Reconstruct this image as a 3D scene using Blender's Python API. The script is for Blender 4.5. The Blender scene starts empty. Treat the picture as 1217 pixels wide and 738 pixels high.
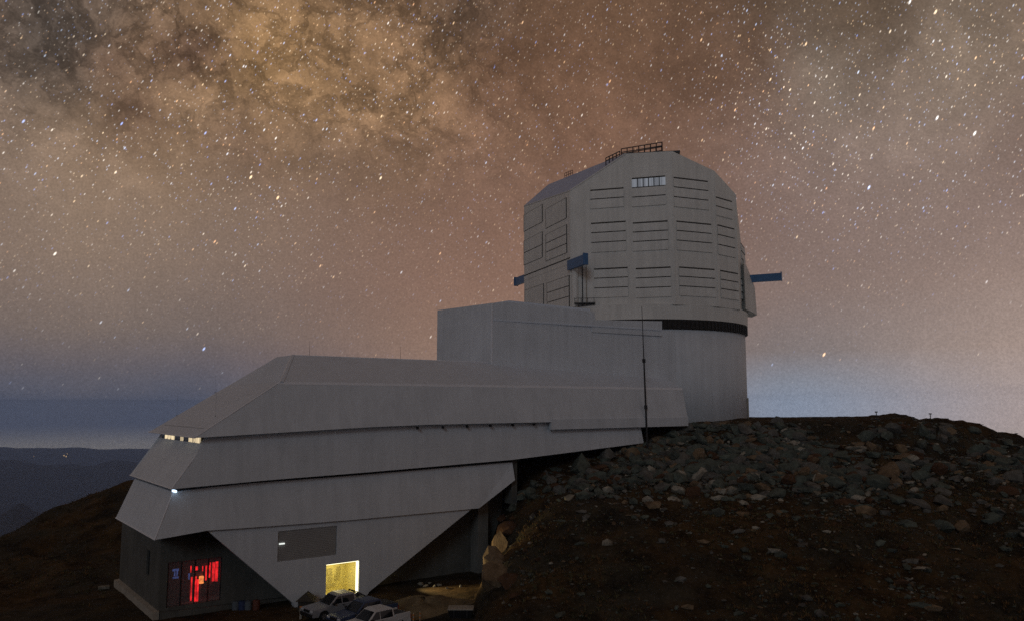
import bpy, bmesh, math, random
import numpy as np
from mathutils import Vector, Matrix
R = math.radians
random.seed(7)
sc = bpy.context.scene
COL = sc.collection

# ------------------------------------------------------------------ camera
F, CX, CY, HZ = 946.6, 608.5, 369.0, 478.0          # survey of the site: 28 mm lens, eye at the origin
TH = math.atan((HZ - CY) / F)
cam_d = bpy.data.cameras.new('camera'); cam = bpy.data.objects.new('camera', cam_d); COL.objects.link(cam)
cam_d.lens = 28.0; cam_d.sensor_width = 36.0; cam_d.clip_start = 0.5; cam_d.clip_end = 90000
cam.location = (0, 0, 0); cam.rotation_euler = (math.pi / 2 + TH, 0, 0)
sc.camera = cam
sc.view_settings.view_transform = 'Standard'; sc.view_settings.look = 'None'
sc.view_settings.gamma = 1.0; sc.view_settings.exposure = 0.0; sc.view_settings.use_curve_mapping = False
sc.cycles.use_denoising = False; sc.cycles.max_bounces = 6; sc.cycles.volume_bounces = 1

# survey helpers: sight line through a picture point, met with a known wall plane
def ray(px, py):
    X = (px - CX) / F; Y = (CY - py) / F
    return (X, math.cos(TH) - Y * math.sin(TH), math.sin(TH) + Y * math.cos(TH))
def z_at(py, y):                                     # height of a sighted level at forward distance y
    k = (CY - py) / F
    return y * (k * math.cos(TH) + math.sin(TH)) / (math.cos(TH) - k * math.sin(TH))
def dir_of(px, py):
    return Vector(ray(px, py)).normalized()

# ------------------------------------------------------------------ night sky
def srgb(r, g, b):
    f = lambda c: (c / 255 / 12.92) if c <= 10 else ((c / 255 + .055) / 1.055) ** 2.4
    return (f(r), f(g), f(b), 1)
world = bpy.data.worlds.new('World'); sc.world = world; world.use_nodes = True
NT = world.node_tree; NT.nodes.clear()
class G:
    def __init__(s, nt): s.nt = nt
    def put(s, sock, v):
        if v is None: return
        if hasattr(v, 'is_output') or isinstance(v, bpy.types.NodeSocket): s.nt.links.new(v, sock)
        else: sock.default_value = v
    def node(s, t, **kw):
        n = s.nt.nodes.new(t)
        for k, v in kw.items(): setattr(n, k, v)
        return n
    def m(s, op, a, b=None, c=None, clamp=False):
        n = s.node('ShaderNodeMath', operation=op, use_clamp=clamp)
        for i, v in enumerate((a, b, c)): s.put(n.inputs[i], v)
        return n.outputs[0]
    def v(s, op, a, b=None, scale=None):
        n = s.node('ShaderNodeVectorMath', operation=op)
        s.put(n.inputs[0], a); s.put(n.inputs[1], b)
        if scale is not None: s.put(n.inputs['Scale'], scale)
        return n.outputs['Value'] if op in ('DOT_PRODUCT', 'DISTANCE', 'LENGTH') else n.outputs[0]
    def mix(s, f, a, b, mode='MIX'):
        n = s.node('ShaderNodeMix', data_type='RGBA', blend_type=mode)
        s.put(n.inputs[0], f); s.put(n.inputs[6], a); s.put(n.inputs[7], b)
        return n.outputs[2]
    def ss(s, x, a, b, lo=0.0, hi=1.0):
        n = s.node('ShaderNodeMapRange', interpolation_type='SMOOTHSTEP')
        s.put(n.inputs[0], x); s.put(n.inputs[1], a); s.put(n.inputs[2], b); s.put(n.inputs[3], lo); s.put(n.inputs[4], hi)
        return n.outputs[0]
    def noise(s, vec, scale, detail=4, rough=.55, dist=0.0, dims='3D'):
        n = s.node('ShaderNodeTexNoise', noise_dimensions=dims)
        s.put(n.inputs['Vector'], vec); n.inputs['Scale'].default_value = scale
        n.inputs['Detail'].default_value = detail; n.inputs['Roughness'].default_value = rough
        n.inputs['Distortion'].default_value = dist
        return n.outputs[0], n.outputs[1]
    def ramp(s, f, stops, interp='LINEAR'):
        n = s.node('ShaderNodeValToRGB'); cr = n.color_ramp; cr.interpolation = interp
        while len(cr.elements) < len(stops): cr.elements.new(.5)
        for e, (p, c) in zip(cr.elements, stops): e.position = p; e.color = c
        s.put(n.inputs[0], f)
        return n.outputs[0]
g = G(NT)
tc = g.node('ShaderNodeTexCoord').outputs['Generated']
sx = g.node('ShaderNodeSeparateXYZ'); g.put(sx.inputs[0], tc)
dx, dy, dz = sx.outputs
el = g.m('ARCSINE', dz); az = g.m('ARCTAN2', dx, dy)
e01 = g.m('DIVIDE', el, 0.52)                                        # 0 at the horizon, 1 at 30 degrees
def E(y):                                                            # ramp position of a sighted level
    d = dir_of(608, y); return max(0, min(1, math.asin(d.z) / .52))
left = g.ramp(e01, [(0, srgb(73, 81, 99)), (E(455), srgb(80, 84, 98)), (E(432), srgb(90, 88, 96)), (E(400), srgb(106, 97, 95)), (E(320), srgb(119, 103, 94)),
                    (E(220), srgb(116, 98, 87)), (E(100), srgb(112, 92, 78)), (1, srgb(92, 76, 66))])
midc = g.ramp(e01, [(0, srgb(146, 128, 118)), (E(420), srgb(141, 116, 101)), (E(340), srgb(134, 107, 93)),
                    (E(220), srgb(121, 96, 82)), (E(100), srgb(106, 82, 66)), (1, srgb(88, 68, 54))])
right = g.ramp(e01, [(0, srgb(136, 152, 172)), (E(455), srgb(126, 136, 150)), (E(420), srgb(121, 115, 115)), (E(350), srgb(126, 110, 104)),
                     (E(230), srgb(118, 98, 91)), (E(100), srgb(106, 86, 74)), (1, srgb(86, 70, 56))])
c = g.mix(g.ss(az, -.42, -.02), left, midc)
c = g.mix(g.ss(az, .08, .36), c, right)
# town glow low on the right-hand horizon, and a dull glow on the left-hand one
def blob(px, py, r, warp=None):
    d = g.v('DISTANCE', tc if warp is None else warp, tuple(dir_of(px, py)))
    return g.m('EXPONENT', g.m('MULTIPLY', g.m('POWER', g.m('DIVIDE', d, r), 2), -1))
c = g.mix(g.m('MULTIPLY', blob(1260, 500, .17), .75), c, srgb(182, 160, 146))
c = g.mix(g.m('MULTIPLY', g.ss(el, -.022, -.052), .8), c, srgb(150, 144, 132))
c = g.mix(1.0, c, g.m('ADD', 1.0, g.m('MULTIPLY', g.ss(el, .010, -.004, 0, .42), g.ss(az, .1, -.2))), 'MULTIPLY')
# Milky Way: bright star clouds and dark dust lanes with ragged edges
nf, nc = g.noise(tc, 7.0, 5, .6)
warp = g.v('ADD', tc, g.v('SCALE', g.v('SUBTRACT', nc, (.5, .5, .5)), scale=.13))
n1, _ = g.noise(warp, 13.0, 7, .62)
n2, _ = g.noise(g.v('ADD', warp, (3.1, 1.7, .4)), 22.0, 5, .6)
band = g.ss(el, .17, .40)
def addblob(c, px, py, r, col, amt):
    return g.mix(g.m('MULTIPLY', blob(px, py, r, warp), amt), c, col)
n3, _ = g.noise(g.v('ADD', warp, (8.1, 2.2, 5.4)), 13.0, 8, .66, .3)
n4, _ = g.noise(g.v('ADD', tc, (1.1, 6.2, 3.4)), 60.0, 6, .7, .5)
for a in [(100, 180, .19, srgb(150, 132, 114), .55), (190, 110, .11, srgb(158, 128, 96), .6), (330, 60, .085, srgb(170, 132, 82), .62),
          (395, 105, .11, srgb(152, 122, 90), .6), (500, 70, .10, srgb(152, 120, 88), .55), (700, 30, .12, srgb(126, 98, 74), .4), (1060, 130, .14, srgb(154, 140, 130), .50), (965, 92, .05, srgb(166, 154, 140), .5), (1170, 60, .10, srgb(146, 132, 112), .4),
          (50, 25, .09, srgb(64, 62, 60), .75), (228, 62, .040, srgb(86, 66, 56), .8), (170, 130, .035, srgb(94, 72, 60), .65), (140, 60, .04, srgb(100, 76, 62), .5), (290, 175, .05, srgb(108, 86, 72), .5), (620, 75, .07, srgb(98, 74, 56), .55),
          (830, 45, .11, srgb(92, 70, 54), .6), (560, 8, .07, srgb(86, 72, 62), .6), (1010, 5, .10, srgb(76, 64, 48), .6), (720, 190, .16, srgb(126, 94, 76), .4)]:
    c = addblob(c, *a)
tone = g.ss(n1, .36, .64, .84, 1.18)
lane = g.ss(g.m('ABSOLUTE', g.m('SUBTRACT', n3, .5)), .0, .07, .66, 1.06)                 # narrow dust lanes
tone2 = g.m('MULTIPLY', g.ss(n2, .34, .68, .86, 1.14), g.ss(n4, .35, .66, .86, 1.15))
gain = g.m('MULTIPLY', g.m('MULTIPLY', tone, tone2), g.m('ADD', 1.0, g.m('MULTIPLY', g.m('SUBTRACT', lane, 1.0), g.m('MULTIPLY', g.ss(el, .22, .36), g.ss(az, .10, -.12, .15, 1.0)))))
gain = g.m('ADD', 1.0, g.m('MULTIPLY', g.m('SUBTRACT', gain, 1.0), g.m('ADD', g.m('MULTIPLY', g.m('MULTIPLY', band, g.ss(az, .12, -.12, .5, 1.0)), .95), .10)))
gain = g.m('MULTIPLY', gain, 1.03)
grain, _ = g.noise(tc, 420.0, 2, .7)
gain = g.m('MULTIPLY', gain, g.ss(grain, .25, .75, .88, 1.12))
c = g.mix(1.0, c, gain, 'MULTIPLY')
c = g.mix(1.0, c, (1.015, .985, .99, 1), 'MULTIPLY')
comb = g.node('ShaderNodeCombineXYZ')
g.put(comb.inputs[0], az); g.put(comb.inputs[1], el)
# stars: short trails, all drawn the same way by the turning sky
SA = R(58)
rot = g.node('ShaderNodeVectorRotate', rotation_type='Z_AXIS'); g.put(rot.inputs['Vector'], comb.outputs[0]); rot.inputs['Angle'].default_value = -SA
stars = None
def star_layer(k, rad, amp, thresh, power, stretch, off, fade):
    q = g.v('MULTIPLY', g.v('ADD', rot.outputs[0], off), (k / stretch, k, k))
    vo = g.node('ShaderNodeTexVoronoi', voronoi_dimensions='2D', feature='F1'); g.put(vo.inputs['Vector'], q); vo.inputs['Scale'].default_value = 1.0
    sc_ = g.node('ShaderNodeSeparateColor'); g.put(sc_.inputs[0], vo.outputs['Color'])
    rnd, hue, b2 = sc_.outputs
    mag = g.m('POWER', g.ss(rnd, thresh, 1.0), power)
    size = g.m('MULTIPLY', rad * k, g.m('ADD', .65, g.m('MULTIPLY', mag, .6)))
    spot = g.ss(g.m('DIVIDE', vo.outputs['Distance'], size), 1.0, .15)
    lum = g.m('MULTIPLY', g.m('MULTIPLY', spot, g.m('ADD', g.m('MULTIPLY', mag, 1 - .12), g.m('MULTIPLY', g.m('GREATER_THAN', rnd, thresh), .12))), amp)
    lum = g.m('MULTIPLY', lum, fade)
    col = g.ramp(hue, [(0, (.28, .42, 1, 1)), (.25, (.62, .76, 1, 1)), (.5, (1, .95, .88, 1)), (.78, (1, .74, .45, 1)), (1, (1, .50, .24, 1))])
    return g.mix(1.0, col, lum, 'MULTIPLY')
clus, _ = g.noise(tc, 6.0, 3, .6)
up = g.m('MULTIPLY', g.m('MULTIPLY', g.ss(el, .0, .34, .06, 1.0), g.ss(clus, .3, .7, .55, 1.35)), g.m('ADD', 1.0, g.m('ADD', blob(1060, 140, .17, warp), g.m('MULTIPLY', blob(90, 150, .22, warp), .5))))
low = g.ss(el, -.03, .08, .0, 1.0)
layers = [star_layer(24, .00130, 1.7, .60, 4.0, 2.3, (3.3, 1.2, 0), low),
          star_layer(52, .00100, 1.1, .45, 3.4, 2.5, (7.1, 4.4, 0), g.m('MULTIPLY', low, g.m('ADD', .40, g.m('MULTIPLY', up, .6)))),
          star_layer(95, .00085, .70, .40, 2.4, 2.5, (1.9, 8.7, 0), up),
          star_layer(160, .00078, .50, .35, 2.0, 2.2, (5.2, 2.7, 0), up),
          star_layer(260, .00072, .30, .35, 1.5, 1.8, (2.2, 6.7, 0), up)]
for L_ in layers: c = g.mix(1.0, c, L_, 'ADD')
bg = g.node('ShaderNodeBackground'); g.put(bg.inputs[0], c); bg.inputs[1].default_value = 1.0
wo = g.node('ShaderNodeOutputWorld'); NT.links.new(bg.outputs[0], wo.inputs[0])

# low moon behind the camera, to the left
sun_d = bpy.data.lights.new('moon', 'SUN'); sun = bpy.data.objects.new('moon', sun_d); COL.objects.link(sun)
sun_d.energy = 0.25; sun_d.angle = R(14); sun_d.color = (.72, .86, 1.0)
sun.rotation_euler = Vector((0.20, 0.92, -0.36)).to_track_quat('-Z', 'Y').to_euler()

# ------------------------------------------------------------------ materials
def pbr(name, base, rough=.7, metal=0.0, var=.12, vscale=.6, bump=0.0, bscale=8.0, streak=0.0, spec=.3, dark=None, dscale=.15, damt=.0, wave=0.0, wscale=3.0, seam=0.0):
    m = bpy.data.materials.new(name); m.use_nodes = True
    nt = m.node_tree; h = G(nt); b = nt.nodes['Principled BSDF']
    tc = h.node('ShaderNodeTexCoord').outputs['Object']
    n, _ = h.noise(tc, vscale, 6, .6)
    n2, _ = h.noise(tc, vscale * 9, 4, .6)
    f = h.m('ADD', h.m('MULTIPLY', h.ss(n, .3, .7, -1, 1), var), h.m('MULTIPLY', h.ss(n2, .3, .7, -1, 1), var * .55))
    if streak:
        s1, _ = h.noise(h.v('MULTIPLY', tc, (1.7, 1.7, .09)), 1.0, 5, .65)
        f = h.m('ADD', f, h.m('MULTIPLY', h.ss(s1, .35, .7, .35, -1), streak))
    if dark:
        n3, _ = h.noise(tc, dscale, 5, .62, .4)
        colr = h.mix(h.m('MULTIPLY', h.ss(n3, .42, .62), damt), (*base, 1), (*dark, 1))
    else: colr = (*base, 1)
    if seam:
        t_ = h.v('DOT_PRODUCT', tc, (.8, .6, 0)); zz_ = h.v('DOT_PRODUCT', tc, (0, 0, 1))
        l1 = h.ss(h.m('ABSOLUTE', h.m('SUBTRACT', h.m('FRACT', h.m('DIVIDE', t_, 1.15)), .5)), .485, .5)
        l2 = l1
        pan = h.node('ShaderNodeTexWhiteNoise', noise_dimensions='1D'); h.put(pan.inputs['W'], h.m('FLOOR', h.m('ADD', h.m('DIVIDE', t_, 1.15), .5)))
        f = h.m('ADD', f, h.m('ADD', h.m('MULTIPLY', h.m('MAXIMUM', l1, l2), -seam), h.m('MULTIPLY', h.m('SUBTRACT', pan.outputs[0], .5), seam * .5)))
    cc = h.mix(1.0, colr, h.m('ADD', 1.0, f), 'MULTIPLY')
    h.put(b.inputs['Base Color'], cc)
    b.inputs['Roughness'].default_value = rough; b.inputs['Metallic'].default_value = metal
    b.inputs['Specular IOR Level'].default_value = spec
    if bump or wave:
        hh = None
        if bump: hh, _ = h.noise(tc, bscale, 5, .6)
        if wave:
            w = h.node('ShaderNodeTexWave', wave_type='BANDS', bands_direction='DIAGONAL'); h.put(w.inputs[0], h.v('MULTIPLY', tc, (1, 1, 0))); w.inputs['Scale'].default_value = wscale
            ww = h.m('MULTIPLY', w.outputs[1], wave)
            hh = ww if hh is None else h.m('ADD', h.m('MULTIPLY', hh, bump), ww)
            bump_s = 1.0
        else: bump_s = bump
        bp = h.node('ShaderNodeBump'); bp.inputs['Strength'].default_value = min(1, bump_s); bp.inputs['Distance'].default_value = .05
        h.put(bp.inputs['Height'], hh); nt.links.new(bp.outputs[0], b.inputs['Normal'])
    return m
def emit(name, col, strength, stripes=None):
    m = bpy.data.materials.new(name); m.use_nodes = True; nt = m.node_tree; h = G(nt); b = nt.nodes['Principled BSDF']
    b.inputs['Base Color'].default_value = (*[min(.8, x * .5) for x in col], 1)
    b.inputs['Emission Color'].default_value = (*col, 1); b.inputs['Emission Strength'].default_value = strength
    if stripes:
        tc = h.node('ShaderNodeTexCoord').outputs['Object']
        n, _ = h.noise(h.v('MULTIPLY', tc, stripes), 1.0, 3, .6)
        h.put(b.inputs['Emission Strength'], h.m('MULTIPLY', h.ss(n, .35, .65, .45, 1.2), strength))
    if name not in ('white_led', 'lamp_glow', 'door_strip_light', 'red_tube'): m.cycles.emission_sampling = 'NONE'
    return m
def glass(name, tint, alpha, rough=.06):
    m = bpy.data.materials.new(name); m.use_nodes = True; nt = m.node_tree; b = nt.nodes['Principled BSDF']
    b.inputs['Base Color'].default_value = (*tint, 1); b.inputs['Roughness'].default_value = rough; b.inputs['Alpha'].default_value = alpha
    b.inputs['Specular IOR Level'].default_value = .5
    return m
M = dict(
    clad=pbr('white_cladding', (.565, .605, .648), .62, 0, .04, .35, .05, 30, .07, .25, seam=.09),
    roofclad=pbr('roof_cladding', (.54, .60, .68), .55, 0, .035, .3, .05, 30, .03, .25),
    dome=pbr('dome_cladding', (.63, .625, .595), .6, 0, .04, .4, .0, 20, .09, .3, wave=.10, wscale=1.6),
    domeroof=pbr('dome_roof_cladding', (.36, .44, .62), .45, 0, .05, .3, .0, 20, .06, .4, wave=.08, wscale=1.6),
    blade=pbr('louvre_blade_metal', (.61, .61, .585), .6, 0, .05, .5, .0, 20, .10, .3, wave=.12, wscale=2.4),
    trim=pbr('pale_trim', (.72, .74, .78), .5, 0, .03),
    scrubrust=pbr('scrub_rust', (.125, .072, .030), .95, 0, .4, .4), scrubolive=pbr('scrub_olive', (.085, .076, .036), .95, 0, .4, .4),
    gap=pbr('joint_gap_shade', (.06, .057, .052), .9, 0, .1),  # dark joints, and shade painted in behind louvre blades
    ring=pbr('dark_seal_rubber', (.025, .022, .02), .8, 0, .2, 2.0),
    blue=pbr('blue_steel', (.035, .12, .27), .45, 0, .08, 1.0, spec=.5),
    steel=pbr('dark_steel', (.03, .03, .032), .5, .3, .1, 2.0),
    conc=pbr('concrete', (.17, .165, .15), .9, 0, .12, .5, .25, 6, .12),
    darkconc=pbr('dark_concrete', (.10, .10, .09), .9, 0, .15, .4, .25, 6, .15),
    pale=pbr('pale_concrete', (.34, .31, .26), .9, 0, .12, .8, .2, 6),
    louvre=pbr('grey_louvre', (.25, .25, .245), .6, 0, .05, 1.0),
    soil=pbr('mountain_soil', (.032, .028, .020), .97, 0, .5, .35, 1.0, 2.2, 0, .1, dark=(.052, .032, .014), dscale=.12, damt=.9),
    track=pbr('gravel_yard', (.045, .036, .024), .97, 0, .3, .5, .8, 8.0, 0, .1),
    mound=pbr('gravel_mound', (.16, .125, .075), .97, 0, .3, .7, 1.0, 6.0, 0, .1),
    rgreen=pbr('rock_grey_green', (.088, .106, .090), .9, 0, .3, 1.2, .8, 5, 0, .2, dark=(.045, .05, .045), dscale=.8, damt=.8),
    rgrey=pbr('rock_grey', (.118, .118, .107), .9, 0, .25, 1.2, .8, 5, 0, .2, dark=(.06, .055, .05), dscale=.8, damt=.8),
    rpale=pbr('rock_pale', (.30, .285, .24), .9, 0, .25, 1.2, .8, 5, 0, .2, dark=(.15, .14, .11), dscale=.8, damt=.8),
    rtan=pbr('rock_tan', (.17, .125, .078), .9, 0, .25, 1.2, .8, 5, 0, .2, dark=(.08, .055, .035), dscale=.8, damt=.8),
    rrust=pbr('rock_rust', (.075, .042, .024), .9, 0, .3, 1.2, .8, 5, 0, .2, dark=(.05, .025, .014), dscale=.8, damt=.8),
    silver=pbr('silver_paint', (.34, .36, .40), .32, .35, .03, 1.0, spec=.5),
    white=pbr('white_paint', (.55, .56, .57), .32, .1, .03, 1.0, spec=.5),
    navy=pbr('navy_paint', (.05, .075, .15), .3, .2, .03, 1.0, spec=.5),
    black=pbr('black_plastic', (.012, .012, .013), .5, 0, .1, 2.0, spec=.4),
    tyre=pbr('tyre_rubber', (.012, .012, .012), .85, 0, .1, 4.0),
    rim=pbr('alloy_rim', (.35, .35, .36), .35, .8, .05, 3.0),
    lens=glass('lamp_lens', (.55, .56, .58), 1.0, .1), redlens=glass('tail_lens', (.25, .01, .008), 1.0, .15),
    dglass=glass('dark_glass', (.012, .014, .018), 1.0, .05),
    pane=glass('clear_pane', (.5, .5, .5), .10, .03),
    yellowwall=pbr('yellow_wall_paint', (.72, .64, .26), .8, 0, .03, .8),
    paper=pbr('notice_paper', (.50, .44, .19), .8, 0, .3, 9.0),
    warmwin=emit('lit_window', (1, .80, .50), .80, (3, 3, .2)),
    domewin=emit('glowing_dome_pane', (.80, .88, 1.0), .13, (2.6, 2.6, .05)),  # pale striped dome pane with weak emission of its own
    red=emit('red_tube', (1, .02, .025), 1.0, (3, 3, 2.2)), redgear=pbr('equipment_red_brown', (.25, .06, .05), .6, 0, .1, 2),
    orange=emit('orange_lamp', (1, .30, .08), 1.3, (3, 3, 3)), bluescreen=emit('blue_screen', (.25, .35, 1), .14, (4, 4, 4)),
    ledwhite=emit('white_led', (.62, .80, 1), 1.8), tinylight=emit('small_lamp', (.9, .95, .9), 1.0),
    strip=emit('door_strip_light', (1, .93, .62), 2.2), town=emit('town_light', (1, .66, .28), 1.6),
    drumblue=pbr('drum_blue', (.03, .045, .11), .5, 0, .1, 2), drumpale=pbr('drum_pale', (.10, .12, .14), .5, 0, .1, 2), drumred=pbr('drum_red', (.12, .045, .03), .5, 0, .1, 2),
    hut=pbr('hut_timber', (.05, .042, .032), .85, 0, .3, 3), orangeband=pbr('orange_band', (.55, .20, .04), .6, 0, .1, 3),
)

# ------------------------------------------------------------------ mesh helpers
def mesh(name, verts, faces, m, parent=None, smooth=False):
    me = bpy.data.meshes.new(name); me.from_pydata([tuple(v) for v in verts], [], faces); me.validate(); me.update()
    bm = bmesh.new(); bm.from_mesh(me); bmesh.ops.recalc_face_normals(bm, faces=bm.faces); bm.to_mesh(me); bm.free()
    if smooth:
        for p in me.polygons: p.use_smooth = True
    return link(name, me, m, parent)
def link(name, me, m=None, parent=None):
    o = bpy.data.objects.new(name, me); COL.objects.link(o)
    if m is not None: me.materials.append(m)
    if parent is not None: o.parent = parent; o.matrix_parent_inverse = parent.matrix_basis.inverted()
    return o
def from_bm(name, bm, m, parent=None, smooth=False):
    me = bpy.data.meshes.new(name); bmesh.ops.recalc_face_normals(bm, faces=bm.faces); bm.to_mesh(me); bm.free()
    if smooth:
        for p in me.polygons: p.use_smooth = True
    return link(name, me, m, parent)
def thing(name, label, cat, loc=(0, 0, 0), group=None, rz=0):
    o = bpy.data.objects.new(name, None); COL.objects.link(o); o.location = loc; o.rotation_euler = (0, 0, rz)
    o.empty_display_size = .5
    return tag(o, label, cat, group)
def tag(o, label, cat, group=None):
    o['label'] = label; o['category'] = cat
    if group: o['group'] = group
    return o
def hull(name, pts, m, parent=None):
    bm = bmesh.new()
    for p in pts: bm.verts.new(tuple(p))
    r = bmesh.ops.convex_hull(bm, input=bm.verts)
    bmesh.ops.delete(bm, geom=[e for e in r['geom_interior'] if isinstance(e, bmesh.types.BMVert)], context='VERTS')
    bmesh.ops.dissolve_limit(bm, angle_limit=R(.6), verts=bm.verts, edges=bm.edges)
    return from_bm(name, bm, m, parent)
def loft(name, loops, m, parent=None, smooth=False):
    n = len(loops[0]); V = [p for l in loops for p in l]; Fc = []
    for k in range(len(loops) - 1):
        for i in range(n):
            j = (i + 1) % n; Fc.append((k * n + i, k * n + j, (k + 1) * n + j, (k + 1) * n + i))
    Fc.append(tuple(range(n))[::-1]); Fc.append(tuple((len(loops) - 1) * n + i for i in range(n)))
    return mesh(name, V, Fc, m, parent, smooth)
def bm_box(bm, c, h, rot=None):
    vs = []
    for a in (-1, 1):
        for b in (-1, 1):
            for d in (-1, 1):
                p = Vector((a * h[0], b * h[1], d * h[2]))
                if rot is not None: p = rot @ p
                vs.append(bm.verts.new(p + Vector(c)))
    for f in ((0, 1, 3, 2), (4, 6, 7, 5), (0, 4, 5, 1), (2, 3, 7, 6), (0, 2, 6, 4), (1, 5, 7, 3)): bm.faces.new([vs[i] for i in f])
def bm_rod(bm, a, b, r, n=8, r2=None):
    a, b = Vector(a), Vector(b); d = (b - a); q = d.to_track_quat('Z', 'Y'); r2 = r if r2 is None else r2
    A = [bm.verts.new(a + q @ Vector((r * math.cos(2 * math.pi * i / n), r * math.sin(2 * math.pi * i / n), 0))) for i in range(n)]
    B = [bm.verts.new(b + q @ Vector((r2 * math.cos(2 * math.pi * i / n), r2 * math.sin(2 * math.pi * i / n), 0))) for i in range(n)]
    for i in range(n): bm.faces.new((A[i], A[(i + 1) % n], B[(i + 1) % n], B[i]))
    bm.faces.new(A[::-1]); bm.faces.new(B)
def box(name, c, h, m, parent=None, rot=None, bevel=0):
    bm = bmesh.new(); bm_box(bm, c, h, rot)
    if bevel: bmesh.ops.bevel(bm, geom=bm.edges[:], offset=bevel, segments=2, affect='EDGES', profile=.6)
    return from_bm(name, bm, m, parent)
def rods(name, segs, r, m, parent=None, n=6):
    bm = bmesh.new()
    for a, b in segs: bm_rod(bm, a, b, r, n)
    return from_bm(name, bm, m, parent)
def slab(name, outer, holes, to3, m, parent, thick, inward):
    """flat wall with real openings: outline and holes in wall coordinates, extruded by thick along inward"""
    bm = bmesh.new(); E_ = []
    for lp in [outer] + holes:
        vs = [bm.verts.new(to3(*p)) for p in lp]
        E_ += [bm.edges.new((vs[i], vs[(i + 1) % len(vs)])) for i in range(len(vs))]
    bmesh.ops.triangle_fill(bm, use_beauty=True, use_dissolve=False, edges=E_)
    fs = bm.faces[:]
    r = bmesh.ops.extrude_face_region(bm, geom=fs)
    bmesh.ops.translate(bm, verts=[v for v in r['geom'] if isinstance(v, bmesh.types.BMVert)], vec=Vector(inward) * thick)
    return from_bm(name, bm, m, parent)

# ------------------------------------------------------------------ noise for the ground
_rng = np.random.RandomState(3); _P = _rng.rand(256, 256)
def vnoise(x, y):
    xi = np.floor(x).astype(int); yi = np.floor(y).astype(int); fx = x - xi; fy = y - yi
    fx = fx * fx * (3 - 2 * fx); fy = fy * fy * (3 - 2 * fy)
    a = _P[xi % 256, yi % 256]; b = _P[(xi + 1) % 256, yi % 256]; c_ = _P[xi % 256, (yi + 1) % 256]; d = _P[(xi + 1) % 256, (yi + 1) % 256]
    return (a * (1 - fx) + b * fx) * (1 - fy) + (c_ * (1 - fx) + d * fx) * fy - .5
def fbm(x, y, s, o=5):
    t = 0; a = 1.0
    for k in range(o): t = t + a * vnoise(x * s + 17.3 * k, y * s + 9.1 * k); s *= 2.03; a *= .52
    return t
def ss(a, b, x): t = np.clip((x - a) / (b - a), 0, 1); return t * t * (3 - 2 * t)

# building frame: s along the long facade towards the dome, o outwards from the facade
LB = np.array([-28., 63.]); UU = np.array([.8, .6]); NN = np.array([.6, -.8])
YARD = -16.5
def B(s, o, z): q = LB + UU * s + NN * o; return Vector((q[0], q[1], z))
def sight(px, py, o):                                 # sighted point on the facade plane at offset o -> (s, z)
    d = np.array(ray(px, py)); t = (LB @ NN + o) / (d[:2] @ NN); p = d * t
    return (p[:2] - LB) @ UU, p[2]

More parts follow.
